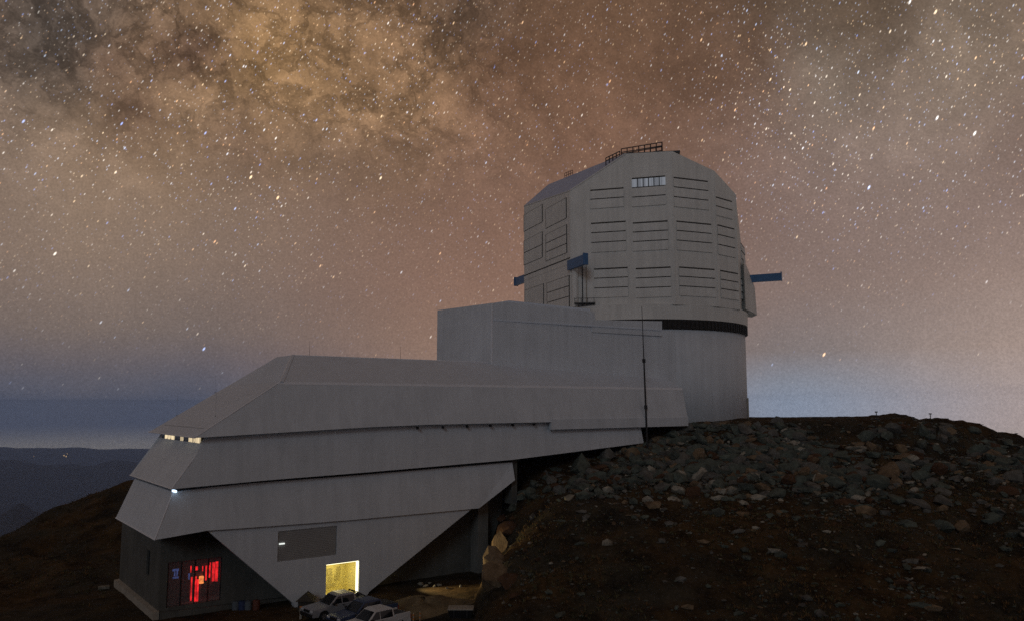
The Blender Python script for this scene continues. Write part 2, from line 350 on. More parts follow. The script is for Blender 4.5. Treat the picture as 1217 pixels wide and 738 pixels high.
def ground_z(x, y):
    x = np.asarray(x, float); y = np.asarray(y, float)
    r = np.hypot(x, y); azm = np.arctan2(x, y)
    px = CX + F * np.tan(np.clip(azm, -1.3, 1.3))
    s = (x - LB[0]) * UU[0] + (y - LB[1]) * UU[1]; o = (x - LB[0]) * NN[0] + (y - LB[1]) * NN[1]
    # summit hill on the right
    zc = np.interp(y, [44, 52, 60, 70, 80, 86, 91, 95, 98.5, 103, 140], [-17.5, -15.6, -13.4, -10.6, -7.9, -6.6, -5.4, -3.6, -2.45, -2.0, -2.3])
    zc = zc - np.clip(x - 53, 0, 40) * .19 - np.clip(x - 30, 0, 30) * np.clip(100 - y, 0, 60) * .0005
    xt = -2.6 - np.clip(y - 86, 0, 60) * .9 + 1.2 * fbm(y * 0 + 3.3, y, .25, 3)
    w = 6.5 + np.clip(y - 86, 0, 60) * .4
    b_ = np.clip((x - xt) / w, 0, 1); b_ = b_ ** .62 * (1 - .25 * b_) / .75
    z = YARD + (np.maximum(zc, YARD) - YARD) * np.clip(b_, 0, 1)
    hillw = np.clip(b_ * 1.6, 0, 1) * ss(44, 58, y)
    rough = fbm(x, y, .16, 4) * 1.1 + fbm(x + 40, y, .55, 4) * .55 + np.abs(fbm(x, y + 70, .9, 3)) * .35
    calm = 1 - .85 * ss(97, 102, y) * (1 - ss(40, 52, x))
    z = z + hillw * rough * calm * (1 - .55 * ss(20, 26, s) * ss(-14, 0, o) * (1 - ss(7, 10, o)))
    # ridge behind the left end of the building, and the ground falling away to the left
    z = z + 6.3 * ss(-80, -44, x) * ss(84, 108, y) * (1 - b_) * (x < -20)
    z = z - .34 * np.clip(-57 - x, 0, 40)
    z = z + (1 - hillw) * ((fbm(x, y, .12, 5) * 1.6 + np.abs(fbm(x, y, .5, 3)) * .4) * ss(-32, -46, x) + fbm(x, y, .8, 3) * .07)
    # camera knoll
    z = np.where(y < 46, np.maximum(np.minimum(z, YARD) , -1.7 - .46 * np.maximum(y, 0)) , z)
    z = np.where((y < 46) & (y > 30), np.minimum(z, YARD - .02 * (46 - y)), z)
    # the mountain falls to the valley
    fall = np.clip(r - 124, 0, None)
    z = z - .62 * fall * np.clip(fall / 30, 0, 1) + np.clip(fall / 60, 0, 1) * fbm(x, y, .02, 5) * 10
    z = np.maximum(z, -1300 + 0 * r)
    far = np.full_like(r, -1e9)
    for r0, py0, amp, sc_, sl, ph in [(4000, 601, 14, .008, .34, 0), (9000, 549, 6, .005, .22, 5), (16500, 529, 3, .003, .16, 11)]:
        top = py0 + amp * 2 * fbm(px * sc_ * 3 + ph, px * 0 + ph, 1.0, 4)
        kk = (CY - top) / F
        pk = r0 * np.cos(np.clip(azm, -1.2, 1.2)) * (kk * math.cos(TH) + math.sin(TH)) / (math.cos(TH) - kk * math.sin(TH))
        spur = 1 + .5 * fbm(px * .03 + ph, r * .0006, 1.0, 4)
        far = np.maximum(far, pk - sl * np.abs(r - r0) * spur)
    z = np.where(r > 1200, np.maximum(z, far), z)
    z = z - np.clip(r - 18000, 0, None) * .12
    return z
def gz(x, y): return float(ground_z(np.array([x]), np.array([y]))[0])

# ------------------------------------------------------------------ terrain: one sheet from the camera knoll to the far ranges
azs = np.concatenate([np.linspace(-180, -40, 30)[:-1], np.arange(-40, 40, .225), np.linspace(40, 180, 30)[:-1]]) * math.pi / 180
rs = np.concatenate([np.linspace(2, 42, 16)[:-1], np.arange(42, 138, .36), np.geomspace(138, 18500, 150)])
AZ, RR = np.meshgrid(azs, rs)
far_ok = ss(-4, -12, np.degrees(AZ)) * ss(-62, -52, np.degrees(AZ))          # the deep view opens only to the left
lim = 1500 + (18500 - 1500) * far_ok
RR = np.where(RR > 138, 138 * (lim / 138) ** (np.log(np.maximum(RR, 138) / 138) / np.log(18500 / 138)), RR)
TX = RR * np.sin(AZ); TY = RR * np.cos(AZ); TZ = ground_z(TX, TY)
nr, na = AZ.shape
V = np.stack([TX, TY, TZ], -1).reshape(-1, 3)
idx = np.arange(nr * na).reshape(nr, na)
a = idx[:-1, :]; b = np.roll(idx, -1, 1)[:-1, :]; c_ = np.roll(idx, -1, 1)[1:, :]; d = idx[1:, :]
Q = np.stack([a, b, c_, d], -1).reshape(-1, 4)
me = bpy.data.meshes.new('terrain')
me.vertices.add(len(V)); me.vertices.foreach_set('co', V.ravel())
me.loops.add(Q.size); me.loops.foreach_set('vertex_index', Q.ravel().astype(np.int32))
me.polygons.add(len(Q)); me.polygons.foreach_set('loop_start', np.arange(0, Q.size, 4, dtype=np.int32))
me.update(calc_edges=True); me.validate()
me.polygons.foreach_set('use_smooth', np.ones(len(Q), bool))
terrain = link('terrain', me, M['soil']); terrain['kind'] = 'structure'
if me.polygons[len(me.polygons) // 2].normal.z < 0: me.flip_normals()

# ------------------------------------------------------------------ service building
SB = thing('service_building', 'long white multi-tiered service building stepping up to the round dome tower', 'building', B(14, 0, YARD))
def tier(name, prof_bottom, prof_top, m):
    return loft(name, [prof_bottom, prof_top], m, SB)
OB = -10.8
def part_hull(name, pts, m): return hull(name, [B(*p) for p in pts], m, SB)
# upper tier: sloped skirt, fold, roof
E1 = sight(232, 520, 4)[1]
ue = [(2.0, 4.0, -2.66), (16.6, 4.0, -2.12), (22.6, 4.0, -2.0), (37.0, 4.0, -1.98)]
fold_z, ridge_z = 1.68, 4.22
def strip(name, rows, m, parent=SB, close=True):
    """solid between two polylines of equal length (front) and their mirror at the back"""
    n = len(rows[0]); V = []; Fc = []
    for rw in rows: V += [B(*p) for p in rw]
    for k in range(len(rows) - 1):
        for i in range(n - 1): Fc.append((k * n + i, k * n + i + 1, (k + 1) * n + i + 1, (k + 1) * n + i))
    return V, Fc, n
# cross-section rows from front eave, over the roof, to the back eave
S_ = [(2.0, 8.8, 11.7), (16.6, 16.6, 16.6), (22.6, 22.6, 22.6), (37.0, 37.0, 37.0), (57.9, 58.0, 58.0)]
rows = [[], [], [], [], [], []]
for (a1, a2, a3), ez in zip(S_, (-2.66, -2.12, -2.0, -1.98, -1.98)):
    rows[0].append((a1, 4.0, ez)); rows[1].append((a2, 3.1, fold_z)); rows[2].append((a3, -1.9, ridge_z))
    rows[3].append((a3, -5.6, ridge_z)); rows[4].append((a2, -9.8, fold_z)); rows[5].append((a1, OB, ez))
V, Fc, n = strip('', rows, None)
Fc += [(0, n, 4 * n, 5 * n), (n, 2 * n, 3 * n, 4 * n)]                         # sloping prow
Fc += [(n - 1, 2 * n - 1, 3 * n - 1, 4 * n - 1, 5 * n - 1, 6 * n - 1)]
Fc += [(i, i + 1, 5 * n + i + 1, 5 * n + i) for i in range(n - 1)]            # soffit
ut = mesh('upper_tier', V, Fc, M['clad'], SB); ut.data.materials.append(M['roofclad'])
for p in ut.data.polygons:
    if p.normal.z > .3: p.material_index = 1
# fascia of the eave step near the dome
part_hull('eave_apron', [(37.0, 4.02, -1.7), (37.0, 4.02, -2.74), (57.9, 4.02, -2.72), (57.9, 4.02, -1.7), (37.0, 3.7, -1.7), (37.0, 3.7, -2.74), (57.9, 3.7, -2.72), (57.9, 3.7, -1.7)], M['clad'])
part_hull('hip_trim', [(8.82, 3.16, fold_z + .05), (11.7, -1.9, ridge_z + .06), (11.95, -1.9, ridge_z + .06), (9.1, 3.16, fold_z + .05), (8.82, 3.14, fold_z - .1), (9.1, 3.14, fold_z - .1), (11.7, -1.9, ridge_z - .05)], M['roofclad'])
part_hull('fold_trim', [(8.8, 3.12, fold_z + .03), (58.0, 3.12, fold_z + .03), (58.0, 3.16, fold_z - .2), (8.6, 3.16, fold_z - .2), (8.8, 2.9, fold_z), (58, 2.9, fold_z)], M['trim'])
# middle tier
def tier_solid(name, ss_bot, zb, ss_top, zt, ob_, ot_, m=None):
    n = len(ss_bot); V = [B(s, ob_, z) for s, z in zip(ss_bot, zb)] + [B(s, ot_, z) for s, z in zip(ss_top, zt)]
    V += [B(s, OB + .6, z) for s, z in zip(ss_top, zt)] + [B(s, OB + .1, z) for s, z in zip(ss_bot, zb)]
    Fc = []
    for k in range(4):
        k2 = (k + 1) % 4
        for i in range(n - 1): Fc.append((k * n + i, k * n + i + 1, k2 * n + i + 1, k2 * n + i))
    Fc += [(0, n, 2 * n, 3 * n), (n - 1, 2 * n - 1, 3 * n - 1, 4 * n - 1)]
    return mesh(name, V, Fc, m or M['clad'], SB)
tier_solid('middle_tier', [.6, .95, 8.0, 17.0, 32.4, 50.9], [-6.42, -6.41, -6.18, -6.0, -5.6, -4.52], [2.75, 3.05, 9.2, 17.0, 32.4, 50.5], [-3.35, -2.62, -2.3, -2.05, -1.9, -1.9], 3.5, 3.25)
part_hull('middle_tier_core', [(3.0, 2.7, -3.6), (50.3, 2.7, -3.6), (3.0, -9.7, -3.6), (50.3, -9.7, -3.6), (3.0, 2.7, -2.0), (50.3, 2.7, -2.0), (3.0, -9.7, -2.0), (50.3, -9.7, -2.0)], M['conc'])
# lower tier (tapers away under the middle one) and the big front plate below it
tier_solid('lower_tier', [-.35, 3.4, 6.5, 14.6, 28.6, 32.9], [-10.05, -9.72, -9.8, -9.95, -10.0, -7.6], [.9, 4.2, 7, 14.6, 28.6, 32.9], [-6.7, -6.5, -6.4, -6.3, -6.0, -5.9], 3.3, 2.85)
def fp(px, py): return sight(px, py, 3.0)
plate = [fp(243, 627), fp(300, 622.5), fp(400, 615.5), fp(500, 608), fp(557, 603.5), fp(606, 558), fp(606, 567), fp(566, 600), fp(439, 702.5), (fp(433, 704)[0], YARD - .3), (fp(349, 717)[0] + .2, YARD - .3), fp(349, 717)]
door = [fp(388, 669), fp(427, 667.4)]
dz_ = (door[0][1] + door[1][1]) / 2; ds0, ds1 = door[0][0], door[1][0]
hole = [(ds0, YARD + .05), (ds1, YARD + .05), (ds1, dz_), (ds0, dz_)]
lv0, lv1 = fp(331, 622), fp(400, 655)
lz1, lz0 = -10.35, -12.75
lhole = [(lv0[0], lz0), (lv1[0], lz0), (lv1[0], lz1), (lv0[0], lz1)]
slab('front_plate', plate, [hole, lhole], lambda s, z: B(s, 3.0, z), M['clad'], SB, .55, B(0, -1, 0) - B(0, 0, 0))
# grey louvre let into the plate
lvp = slab('louvre_panel', [(lhole[0][0] + .02, lz0 + .02), (lhole[1][0] - .02, lz0 + .02), (lhole[2][0] - .02, lz1 - .02), (lhole[3][0] + .02, lz1 - .02)], [], lambda s, z: B(s, 2.82, z), M['gap'], SB, .1, B(0, -1, 0) - B(0, 0, 0))
bm = bmesh.new(); k = 17
rotB = Matrix(((.8, .6, 0), (.6, -.8, 0), (0, 0, 1))).to_3x3()
for i in range(k):
    z = lz0 + .08 + (lz1 - lz0 - .12) * i / (k - 1)
    bm_box(bm, B((lv0[0] + lv1[0]) / 2, 2.9, z), ((lv1[0] - lv0[0]) / 2 - .03, .02, .072), rotB @ Matrix.Rotation(R(14), 3, 'X'))
sl = from_bm('slats', bm, M['louvre'], SB); sl['kind'] = 'stuff'
t = box('service_light', B(lv0[0] + .35, 2.98, -11.36), (.22, .05, .05), M['tinylight'], SB, rotB)
# lit doorway: real room behind the plate
dw, dm = ds1 - ds0, (ds0 + ds1) / 2
zf, zt = YARD + .05, dz_ + .35
room = mesh('lit_vestibule', [B(ds0 - .3, 2.44, zf), B(ds1 + .12, 2.44, zf), B(ds1 + .12, .1, zf), B(ds0 - .3, .1, zf), B(ds0 - .3, 2.44, zt), B(ds1 + .12, 2.44, zt), B(ds1 + .12, .1, zt), B(ds0 - .3, .1, zt)],
     [(1, 2, 6, 5), (2, 3, 7, 6), (3, 0, 4, 7), (4, 5, 6, 7), (0, 3, 2, 1)], M['yellowwall'], SB)
for (sa, za, w, h) in [(1.95, -14.45, .22, .28), (2.75, -14.4, .2, .3), (2.0, -15.1, .2, .2), (2.65, -15.0, .22, .25), (2.05, -15.62, .42, .16)]:
    box('notice_sheet', B(ds0 + sa - .35, .13, za - .25), (w, .012, h), M['paper'], SB, rotB)
# door frame with a bright light strip on the right jamb and along the head
box('jamb_light', B(ds1 - .06, 2.72, (zf + dz_) / 2), (.05, .12, (dz_ - zf) / 2 - .05), M['strip'], SB, rotB)
box('head_light', B(dm, 2.72, dz_ - .05), (dw / 2 - .12, .10, .025), M['strip'], SB, rotB)
box('jamb', B(ds0 + .03, 2.72, (zf + dz_) / 2), (.03, .12, (dz_ - zf) / 2 - .05), M['strip'], SB, rotB)
ld = bpy.data.lights.new('vestibule_lamp', 'AREA'); lo = bpy.data.objects.new('vestibule_lamp', ld); COL.objects.link(lo)
ld.energy = 42; ld.color = (1, .84, .42); ld.size = 1.2; lo.location = B(dm, 1.5, zt - .25); lo.parent = SB; lo.matrix_parent_inverse = SB.matrix_basis.inverted()
box('ceiling_fitting', B(dm, 1.5, zt - .12), (.65, .3, .06), M['white'], SB, rotB)
# base storey: front wall with the red-lit window, end wall, footing
W0 = sight(200, 664, 0); W1 = sight(262, 716, 0)
ws0, ws1, wz1, wz0 = W0[0], W1[0], sight(230, 665, 0)[1], sight(230, 717, 0)[1]
base_out = [(.9, -16.0), (33.6, -16.9), (33.6, -7.2), (.9, -9.0)]
slab('base_wall', base_out, [[(ws0, wz0), (ws1, wz0), (ws1, wz1), (ws0, wz1)]], lambda s, z: B(s, 0, z), M['darkconc'], SB, .35, B(0, -1, 0) - B(0, 0, 0))
ew = sight(184, 682, 0)
slab('end_wall', [(-.36, -16.4), (-14.2, -16.6), (-14.2, -9.0), (-.36, -9.0)], [[(-3.2, -13.9), (-4.3, -13.9), (-4.3, -11.9), (-3.2, -11.9)]], lambda o, z: B(.9, o, z), M['darkconc'], SB, .35, B(1, 0, 0) - B(0, 0, 0))
box('end_window', B(1.08, -3.75, -12.9), (.04, .55, 1.0), M['dglass'], SB, rotB)
part_hull('base_back_wall', [(1.2, -13.6, -16.6), (33.6, -13.6, -16.6), (1.2, -14.1, -16.6), (33.6, -14.1, -16.6), (1.2, -13.6, -9.2), (33.6, -13.6, -7), (1.2, -14.1, -9.2), (33.6, -14.1, -7)], M['darkconc'])
part_hull('footing', [(.5, .3, -17.4), (.5, .3, -15.95), (.5, -14.3, -17.4), (.5, -14.3, -16.0), (.95, .3, -15.9), (.95, -14.3, -15.95), (.95, .3, -17.4), (.95, -14.3, -17.4)], M['pale'])
part_hull('front_kerb', [(1.0, .45, -17), (1.0, .45, -15.98), (12.0, .45, -17), (12.0, .45, -16.35), (1.0, -.05, -17), (1.0, -.05, -15.98), (12.0, -.05, -17), (12.0, -.05, -16.35)], M['darkconc'])
# red-lit plant room behind the window
rm = mesh('plant_room', [B(ws0 - .4, -.34, wz0 - .2), B(ws1 + .8, -.34, wz0 - .2), B(ws1 + .8, -4, wz0 - .2), B(ws0 - .4, -4, wz0 - .2), B(ws0 - .4, -.34, wz1 + .3), B(ws1 + .8, -.34, wz1 + .3), B(ws1 + .8, -4, wz1 + .3), B(ws0 - .4, -4, wz1 + .3)],
     [(1, 2, 6, 5), (2, 3, 7, 6), (3, 0, 4, 7), (4, 5, 6, 7), (0, 3, 2, 1)], M['conc'], SB)
def wp(px, py, o): s, z = sight(px, py, o); return s, z
def gear(name, px0, px1, py0, py1, o, m, d=.08, bevel=0):
    s0, z1 = wp(px0, py0, o); s1, z0 = wp(px1, py1, o)
    return box(name, B((s0 + s1) / 2, o, (z0 + z1) / 2), (abs(s1 - s0) / 2, d, abs(z1 - z0) / 2), m, SB, rotB, bevel)
for x0, x1, y0, y1, o in [(227.5, 228.7, 685, 713, -1.6), (230.6, 232.6, 684, 714, -1.5), (234.6, 235.8, 688, 714, -1.5), (252.8, 254.6, 668, 690, -.8), (256.6, 258.4, 667, 690, -.8), (231.5, 235, 673, 677, -1.3), (244.6, 245.2, 670, 689, -1.9), (226.6, 227.2, 672, 680, -1.9), (249, 249.6, 668, 686, -1.9), (240.6, 241.1, 670, 680, -1.9)]:
    gear('red_tube', x0, x1, y0, y1, o, M['red'], .04)
for x0, x1, y0, y1, o in [(226, 229, 683.5, 714, -1.85), (229.2, 230.1, 683, 714, -1.3), (236.6, 238.2, 691, 715, -1.3), (224, 241, 680.5, 683.3, -1.2), (251, 252.4, 667, 693, -1.2), (239, 249, 669, 671, -1.5)]:
    gear('equipment_frame', x0, x1, y0, y1, o, M['redgear'], .06)
gear('orange_lamp', 236.8, 241.6, 684.5, 692.5, -1.0, M['orange'], .12, .05)
for x0, x1, y0, y1 in [(205, 212.5, 676, 677.6), (207, 208.2, 678, 684), (210, 211.2, 678, 684), (205.2, 212, 685.3, 686.6), (224, 225.4, 681, 688)]:
    gear('blue_screen', x0, x1, y0, y1, -.9, M['bluescreen'], .03)
for i in range(4):
    s = ws0 + (ws1 - ws0) * (i + .5) / 4
    box('window_pane', B(s, -.12, (wz0 + wz1) / 2), ((ws1 - ws0) / 8 - .04, .012, (wz1 - wz0) / 2 - .05), M['pane'], SB, rotB)
for i in range(5):
    s = ws0 + (ws1 - ws0) * i / 4
    box('mullion', B(s + (.04 if i == 0 else -.04 if i == 4 else 0), -.12, (wz0 + wz1) / 2), (.035, .05, (wz1 - wz0) / 2), M['steel'], SB, rotB)
# lit strip of windows under the prow of the upper tier
slab('window_band', [(2.7, -3.7), (-9.6, -3.7), (-9.6, -2.4), (2.7, -2.4)], [], lambda o, z: B(2.9, o, z), M['steel'], SB, .1, B(1, 0, 0) - B(0, 0, 0))
for a0, a1, on in [(2.35, .95, 1), (.75, -.25, 1), (-.4, -.8, 1), (-2.5, -3.3, 1), (-5.2, -6.3, 1), (-6.55, -7.5, 1), (-7.75, -8.4, 1), (-.95, -2.35, 0), (-3.45, -5.05, 0), (-8.55, -9.5, 0)]:
    box('window_pane', B(2.86, (a0 + a1) / 2, -3.03), (.03, abs(a1 - a0) / 2, .34), M['warmwin'] if on else M['dglass'], SB, rotB)
# floodlight at the corner under the middle tier
box('corner_floodlight', B(.95, 3.0, -6.62), (.08, .45, .09), M['ledwhite'], SB, rotB, .04)
box('floodlight_bracket', B(1.2, 2.6, -6.6), (.3, .12, .12), M['steel'], SB, rotB)
# concrete wall and piers behind the open right-hand end
part_hull('retaining_wall', [(28.0, -.35, -17), (34.0, -.35, -17), (28.0, -.9, -17), (34.0, -.9, -17), (28, -.35, -7), (34, -.35, -7), (28, -.9, -7), (34, -.9, -7)], M['conc'])
p0 = sight(572, 640, 1.0)[0]
part_hull('pier', [(p0 - .6, 1.3, -17), (p0 + .6, 1.3, -17), (p0 - .6, .05, -17), (p0 + .6, .05, -17), (p0 - .6, 1.3, -7.2), (p0 + .6, 1.3, -7.2), (p0 - .6, .05, -7.2), (p0 + .6, .05, -7.2)], M['conc'])
part_hull('corner_pier', [(33.0, 2.6, -10), (33.7, 2.6, -10), (33.0, 1.4, -10), (33.7, 1.4, -10), (33.0, 2.6, -5.7), (33.7, 2.6, -5.7), (33.0, 1.4, -5.7), (33.7, 1.4, -5.7)], M['darkconc'])
part_hull('undercroft_wall', [(33.5, -5, -17), (60, -5, -12), (33.5, -5.5, -17), (60, -5.5, -12), (33.5, -5, -2.9), (60, -5, -2.5), (33.5, -5.5, -2.9), (60, -5.5, -2.5)], M['gap'])  # far wall in a near-black colour, painting in the undercroft shade
# annex in front of the dome: lower block, taller block, sloped parapet
AX = lambda s: -1.4 + (s - 33.4) * (1.1 + 1.4) / (57 - 33.4)
zl = 8.75
part_hull('annex_lower_block', [(33.4, AX(33.4), -1), (59.6, 1.06, -1), (59.6, -9, -1), (33.4, -12.5, -1), (33.4, AX(33.4), zl), (59.6, 1.06, zl), (59.6, -9, zl), (33.4, -12.5, zl)], M['clad'])
zu = 10.35
part_hull('annex_link', [(46.5, AX(46.5) - .05, 8), (57, AX(57) - .05, 8), (57, -8.9, 8), (46.5, -8.9, 8), (46.5, AX(46.5) - .05, 9.4), (57, AX(57) - .05, 9.8), (57, -8.9, 9.8), (46.5, -8.9, 9.4)], M['clad'])
bk = -12.55
def ax(ds): return AX(ds) - .06
part_hull('annex_upper_block', [(33.44, ax(33.44), zl - .5), (33.44, ax(33.44), 10.5), (35.6, ax(35.6), 10.72), (36.1, ax(36.1), zu), (46.9, ax(46.9), zu), (47.1, ax(47.1), zl - .1), (47.1, -9.1, zl - .1), (46.9, -9.1, zu), (33.44, bk, zl - .5), (33.44, bk, 10.75), (36.0, bk, 11.0)], M['clad'])
part_hull('annex_roof', [(35.9, ax(35.9) - .5, 10.6), (35.9, ax(35.9) - .5, 10.98), (46.8, ax(46.8) - .6, 10.3), (46.8, ax(46.8) - .6, 10.72), (35.9, -8.8, 10.6), (35.9, -8.8, 11.05), (46.8, -8.8, 10.3), (46.8, -8.8, 10.75)], M['roofclad'])
part_hull('annex_seam', [(33.5, AX(33.5) + .03, zl - .12), (56.9, AX(56.9) + .03, zl - .12), (33.5, AX(33.5) + .03, zl + .02), (56.9, AX(56.9) + .03, zl + .02), (33.5, AX(33.5) - .2, zl - .12), (56.9, AX(56.9) - .2, zl - .12), (33.5, AX(33.5) - .2, zl + .03), (56.9, AX(56.9) - .2, zl + .03)], M['roofclad'])
# pale metal trims along the edges of the cladding
def edge(p, q, r=.06): rods('edge_trim', [(B(*p), B(*q))], r, M['trim'], SB, 6)
edge((33.4, AX(33.4), 4.0), (33.4, AX(33.4), 10.45)); edge((2.05, 3.98, -2.6), (8.8, 3.1, fold_z), .05); edge((8.8, 3.1, fold_z), (11.7, -1.9, ridge_z), .07)
edge((.62, 3.48, -6.4), (2.75, 3.25, -3.4), .05); edge((-.33, 3.28, -10.0), (.9, 2.85, -6.7), .05); edge((11.7, -1.9, ridge_z), (33.3, -1.9, ridge_z), .05)
edge((2.0, 4.0, -2.64), (2.0, OB, -2.64), .06); edge((.6, 3.5, -6.4), (.6, OB + .1, -6.4), .05); edge((-.35, 3.3, -10.03), (-.35, OB + .1, -10.03), .05)
for k in range(6): box('eave_bracket', B(21.5 + k * 2.7, 3.72, -2.28 + .02 * k), (.04, .2, .12), M['steel'], SB, rotB)
# lightning rods stand on the roof
for k, (s, o, z0, h) in enumerate([(13.4, -2.0, 4.2, 1.4), (22.9, -2.2, 4.2, 1.3), (7.2, -9.0, .9, 1.6), (4.2, 1.5, -1.1, 2.2), (4.1, -9.8, -1.2, 2.1)]):
    nm = ['thin lightning rod near the front end of the white roof ridge', 'thin lightning rod on the white roof ridge left of the annex', 'thin lightning rod on the far hip of the sloping white roof end', 'faint thin rod standing on the sloping prow above the lit window strip', 'faint thin rod at the far bottom corner of the sloping prow'][k]
    bm = bmesh.new(); bm_rod(bm, B(s, o, z0 - .3), B(s, o, z0 + h), .022 if k < 2 else .006, 6, .006); bm_box(bm, B(s, o, z0 + .02), (.04, .04, .04))
    tag(from_bm('lightning_rod', bm, M['steel'] if k < 2 else M['louvre']), nm, 'lightning rod', 'lightning rods on the roof')

# ------------------------------------------------------------------ dome tower
AL = R(8.98); DC = 113.6
CC = np.array([DC * math.sin(AL), DC * math.cos(AL)])
rt = np.array([math.cos(AL), -math.sin(AL)]); tw = np.array([-math.sin(AL), -math.cos(AL)])
def D(lat, tow, z): q = CC + rt * lat + tw * tow; return Vector((q[0], q[1], z))
def ringpts(r, z, n=96): return [D(r * math.sin(2 * math.pi * i / n), r * math.cos(2 * math.pi * i / n), z) for i in range(n)]
TWR = thing('dome_tower', 'round pale tower wall carrying the observatory dome, with a dark ring near its top', 'tower', D(0, 0, -2.2))
loft('tower_wall', [ringpts(14.62, -6), ringpts(14.62, 10.2)], M['clad'], TWR, True).data.polygons[-1].use_smooth = False
loft('dark_ring', [ringpts(14.74, 8.95), ringpts(14.86, 9.0), ringpts(14.86, 10.12)], M['ring'], TWR)
bm = bmesh.new()
for i in range(150):
    a_ = 2 * math.pi * i / 150
    bm_rod(bm, D(14.9 * math.sin(a_), 14.9 * math.cos(a_), 9.05), D(14.9 * math.sin(a_), 14.9 * math.cos(a_), 10.0), .06, 4)
rb = from_bm('ring_ribs', bm, M['steel'], TWR); rb['kind'] = 'stuff'
a_ = R(76)
rods('downpipe', [(D(14.75 * math.sin(a_), 14.75 * math.cos(a_), -2.5), D(14.75 * math.sin(a_), 14.75 * math.cos(a_), .6))], .12, M['pale'], TWR)

DM = thing('observatory_dome', 'large faceted grey observatory dome with louvred side panels on the round tower', 'dome', D(0, 0, 10.2))
loft('skirt', [ringpts(14.98, 10.15), ringpts(15.02, 12.0)], M['dome'], DM, False)
def pol(phi, r): return (r * math.sin(R(phi)), r * math.cos(R(phi)))
P0 = (-16.3, -1.0); P1 = pol(-33, 15.25); P2 = pol(18, 15.3); P3 = pol(41.5, 15.25); P4 = pol(59, 15.25); P5 = pol(80, 14.6)
def ypos(p): return D(p[0], p[1], 0).y
zP0 = z_at(245.5, ypos(P0)); zP1 = z_at(227, ypos(P1)); zP2 = z_at(180, ypos(P2)); zP3 = z_at(203.5, ypos(P3)); zP4 = z_at(231, ypos(P4)); zP5 = z_at(313, ypos(P5))
def on_facet(A, Bp, px, py):
    """sighted point on the vertical facet through plan points A, Bp -> (t along the facet, z)"""
    a3 = D(*A, 0); b3 = D(*Bp, 0); d = ray(px, py)
    e = b3 - a3; nrm = Vector((e.y, -e.x, 0)); t = a3.dot(nrm) / (d[0] * nrm.x + d[1] * nrm.y)
    p = Vector(d) * t
    return (Vector((p.x, p.y, 0)) - a3).dot(e) / e.length_squared, p.z
tq, zq = on_facet(P1, P2, 744, 183)
Q1 = (P1[0] + (P2[0] - P1[0]) * tq, P1[1] + (P2[1] - P1[1]) * tq)
zb = 11.9
# ridge runs back parallel to the left wing
dv = Vector((P0[0] - P1[0], P0[1] - P1[1])); dv.normalize()
Qb = (-13.0, -4.5); zqb = z_at(220, ypos(Qb))
pts = [D(*p, zb) for p in (P0, P1, P2, P3, P4, P5)] + [D(*P0, zP0), D(*P1, zP1), D(*P2, zP2), D(*P3, zP3), D(*P4, zP4), D(*P5, zP5 + 1.2), D(*Q1, zq), D(*Qb, zqb)]
for ph, zz in ((105, 18), (130, 23), (160, 26), (190, 27), (215, 27)):
    pts += [D(*pol(ph, 14.6), zb), D(*pol(ph, 14.6), zz)]
pts += [D(-16.0, -4.5, zb), D(-16.0, -4.5, zP0 - .8)]
shell = hull('dome_shell', pts, M['dome'], DM)
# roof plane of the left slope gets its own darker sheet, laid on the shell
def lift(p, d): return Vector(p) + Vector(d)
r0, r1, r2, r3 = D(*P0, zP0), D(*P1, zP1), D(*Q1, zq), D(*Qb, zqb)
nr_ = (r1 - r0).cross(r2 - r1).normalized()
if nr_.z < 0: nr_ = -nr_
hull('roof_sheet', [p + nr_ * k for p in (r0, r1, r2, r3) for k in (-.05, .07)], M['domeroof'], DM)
# thin edge trims where facets meet
def trim(p, q, r=.07, nm='corner_trim'): rods(nm, [(p, q)], r, M['dome'], DM)
for p, z in ((P1, zP1), (P2, zP2), (P3, zP3), (P4, zP4)): trim(D(*p, zb), D(*p, z - .05))
trim(D(*P1, zP1), D(*Q1, zq), .10, 'gable_trim'); trim(D(*P0, zP0), D(*P1, zP1), .08, 'eave_trim')
# rear housing on the right
h_ = [(15.0, 3.6, zb + .3), (14.2, 5.6, zb + .3), (16.55, -1.0, zb + .2), (16.3, -4, zb + .2), (13.5, -3, zb + .3)]
hz1 = z_at(313, 111); hz2 = z_at(327, 113)
hull('rear_housing', [D(*p) for p in h_] + [D(14.2, 5.2, hz1 - 1.2), D(14.6, 2.0, hz1), D(15.6, -1.0, hz2), D(16.4, -1.2, z_at(345, 113.4)), D(16.3, -4, hz2), D(13.5, -3, hz1)], M['dome'], DM)
def facet_box(A, Bp, t0, t1, z0, z1, out0, out1, name, m, parent, tilt=0.0):
    a3 = D(*A, 0); b3 = D(*Bp, 0); e = (b3 - a3); n_ = Vector((e.y, -e.x, 0)).normalized()
    if n_.dot(-a3) < 0: n_ = -n_
    P_ = []
    for t in (t0, t1):
        for z, k in ((z0, tilt), (z1, 0)):
            for o_ in (out0, out1 + k): P_.append(a3 + e * t + n_ * o_ + Vector((0, 0, z)))
    f = [(0, 1, 3, 2), (4, 6, 7, 5), (0, 4, 5, 1), (2, 3, 7, 6), (0, 2, 6, 4), (1, 5, 7, 3)]
    return mesh(name, P_, f, m, parent)
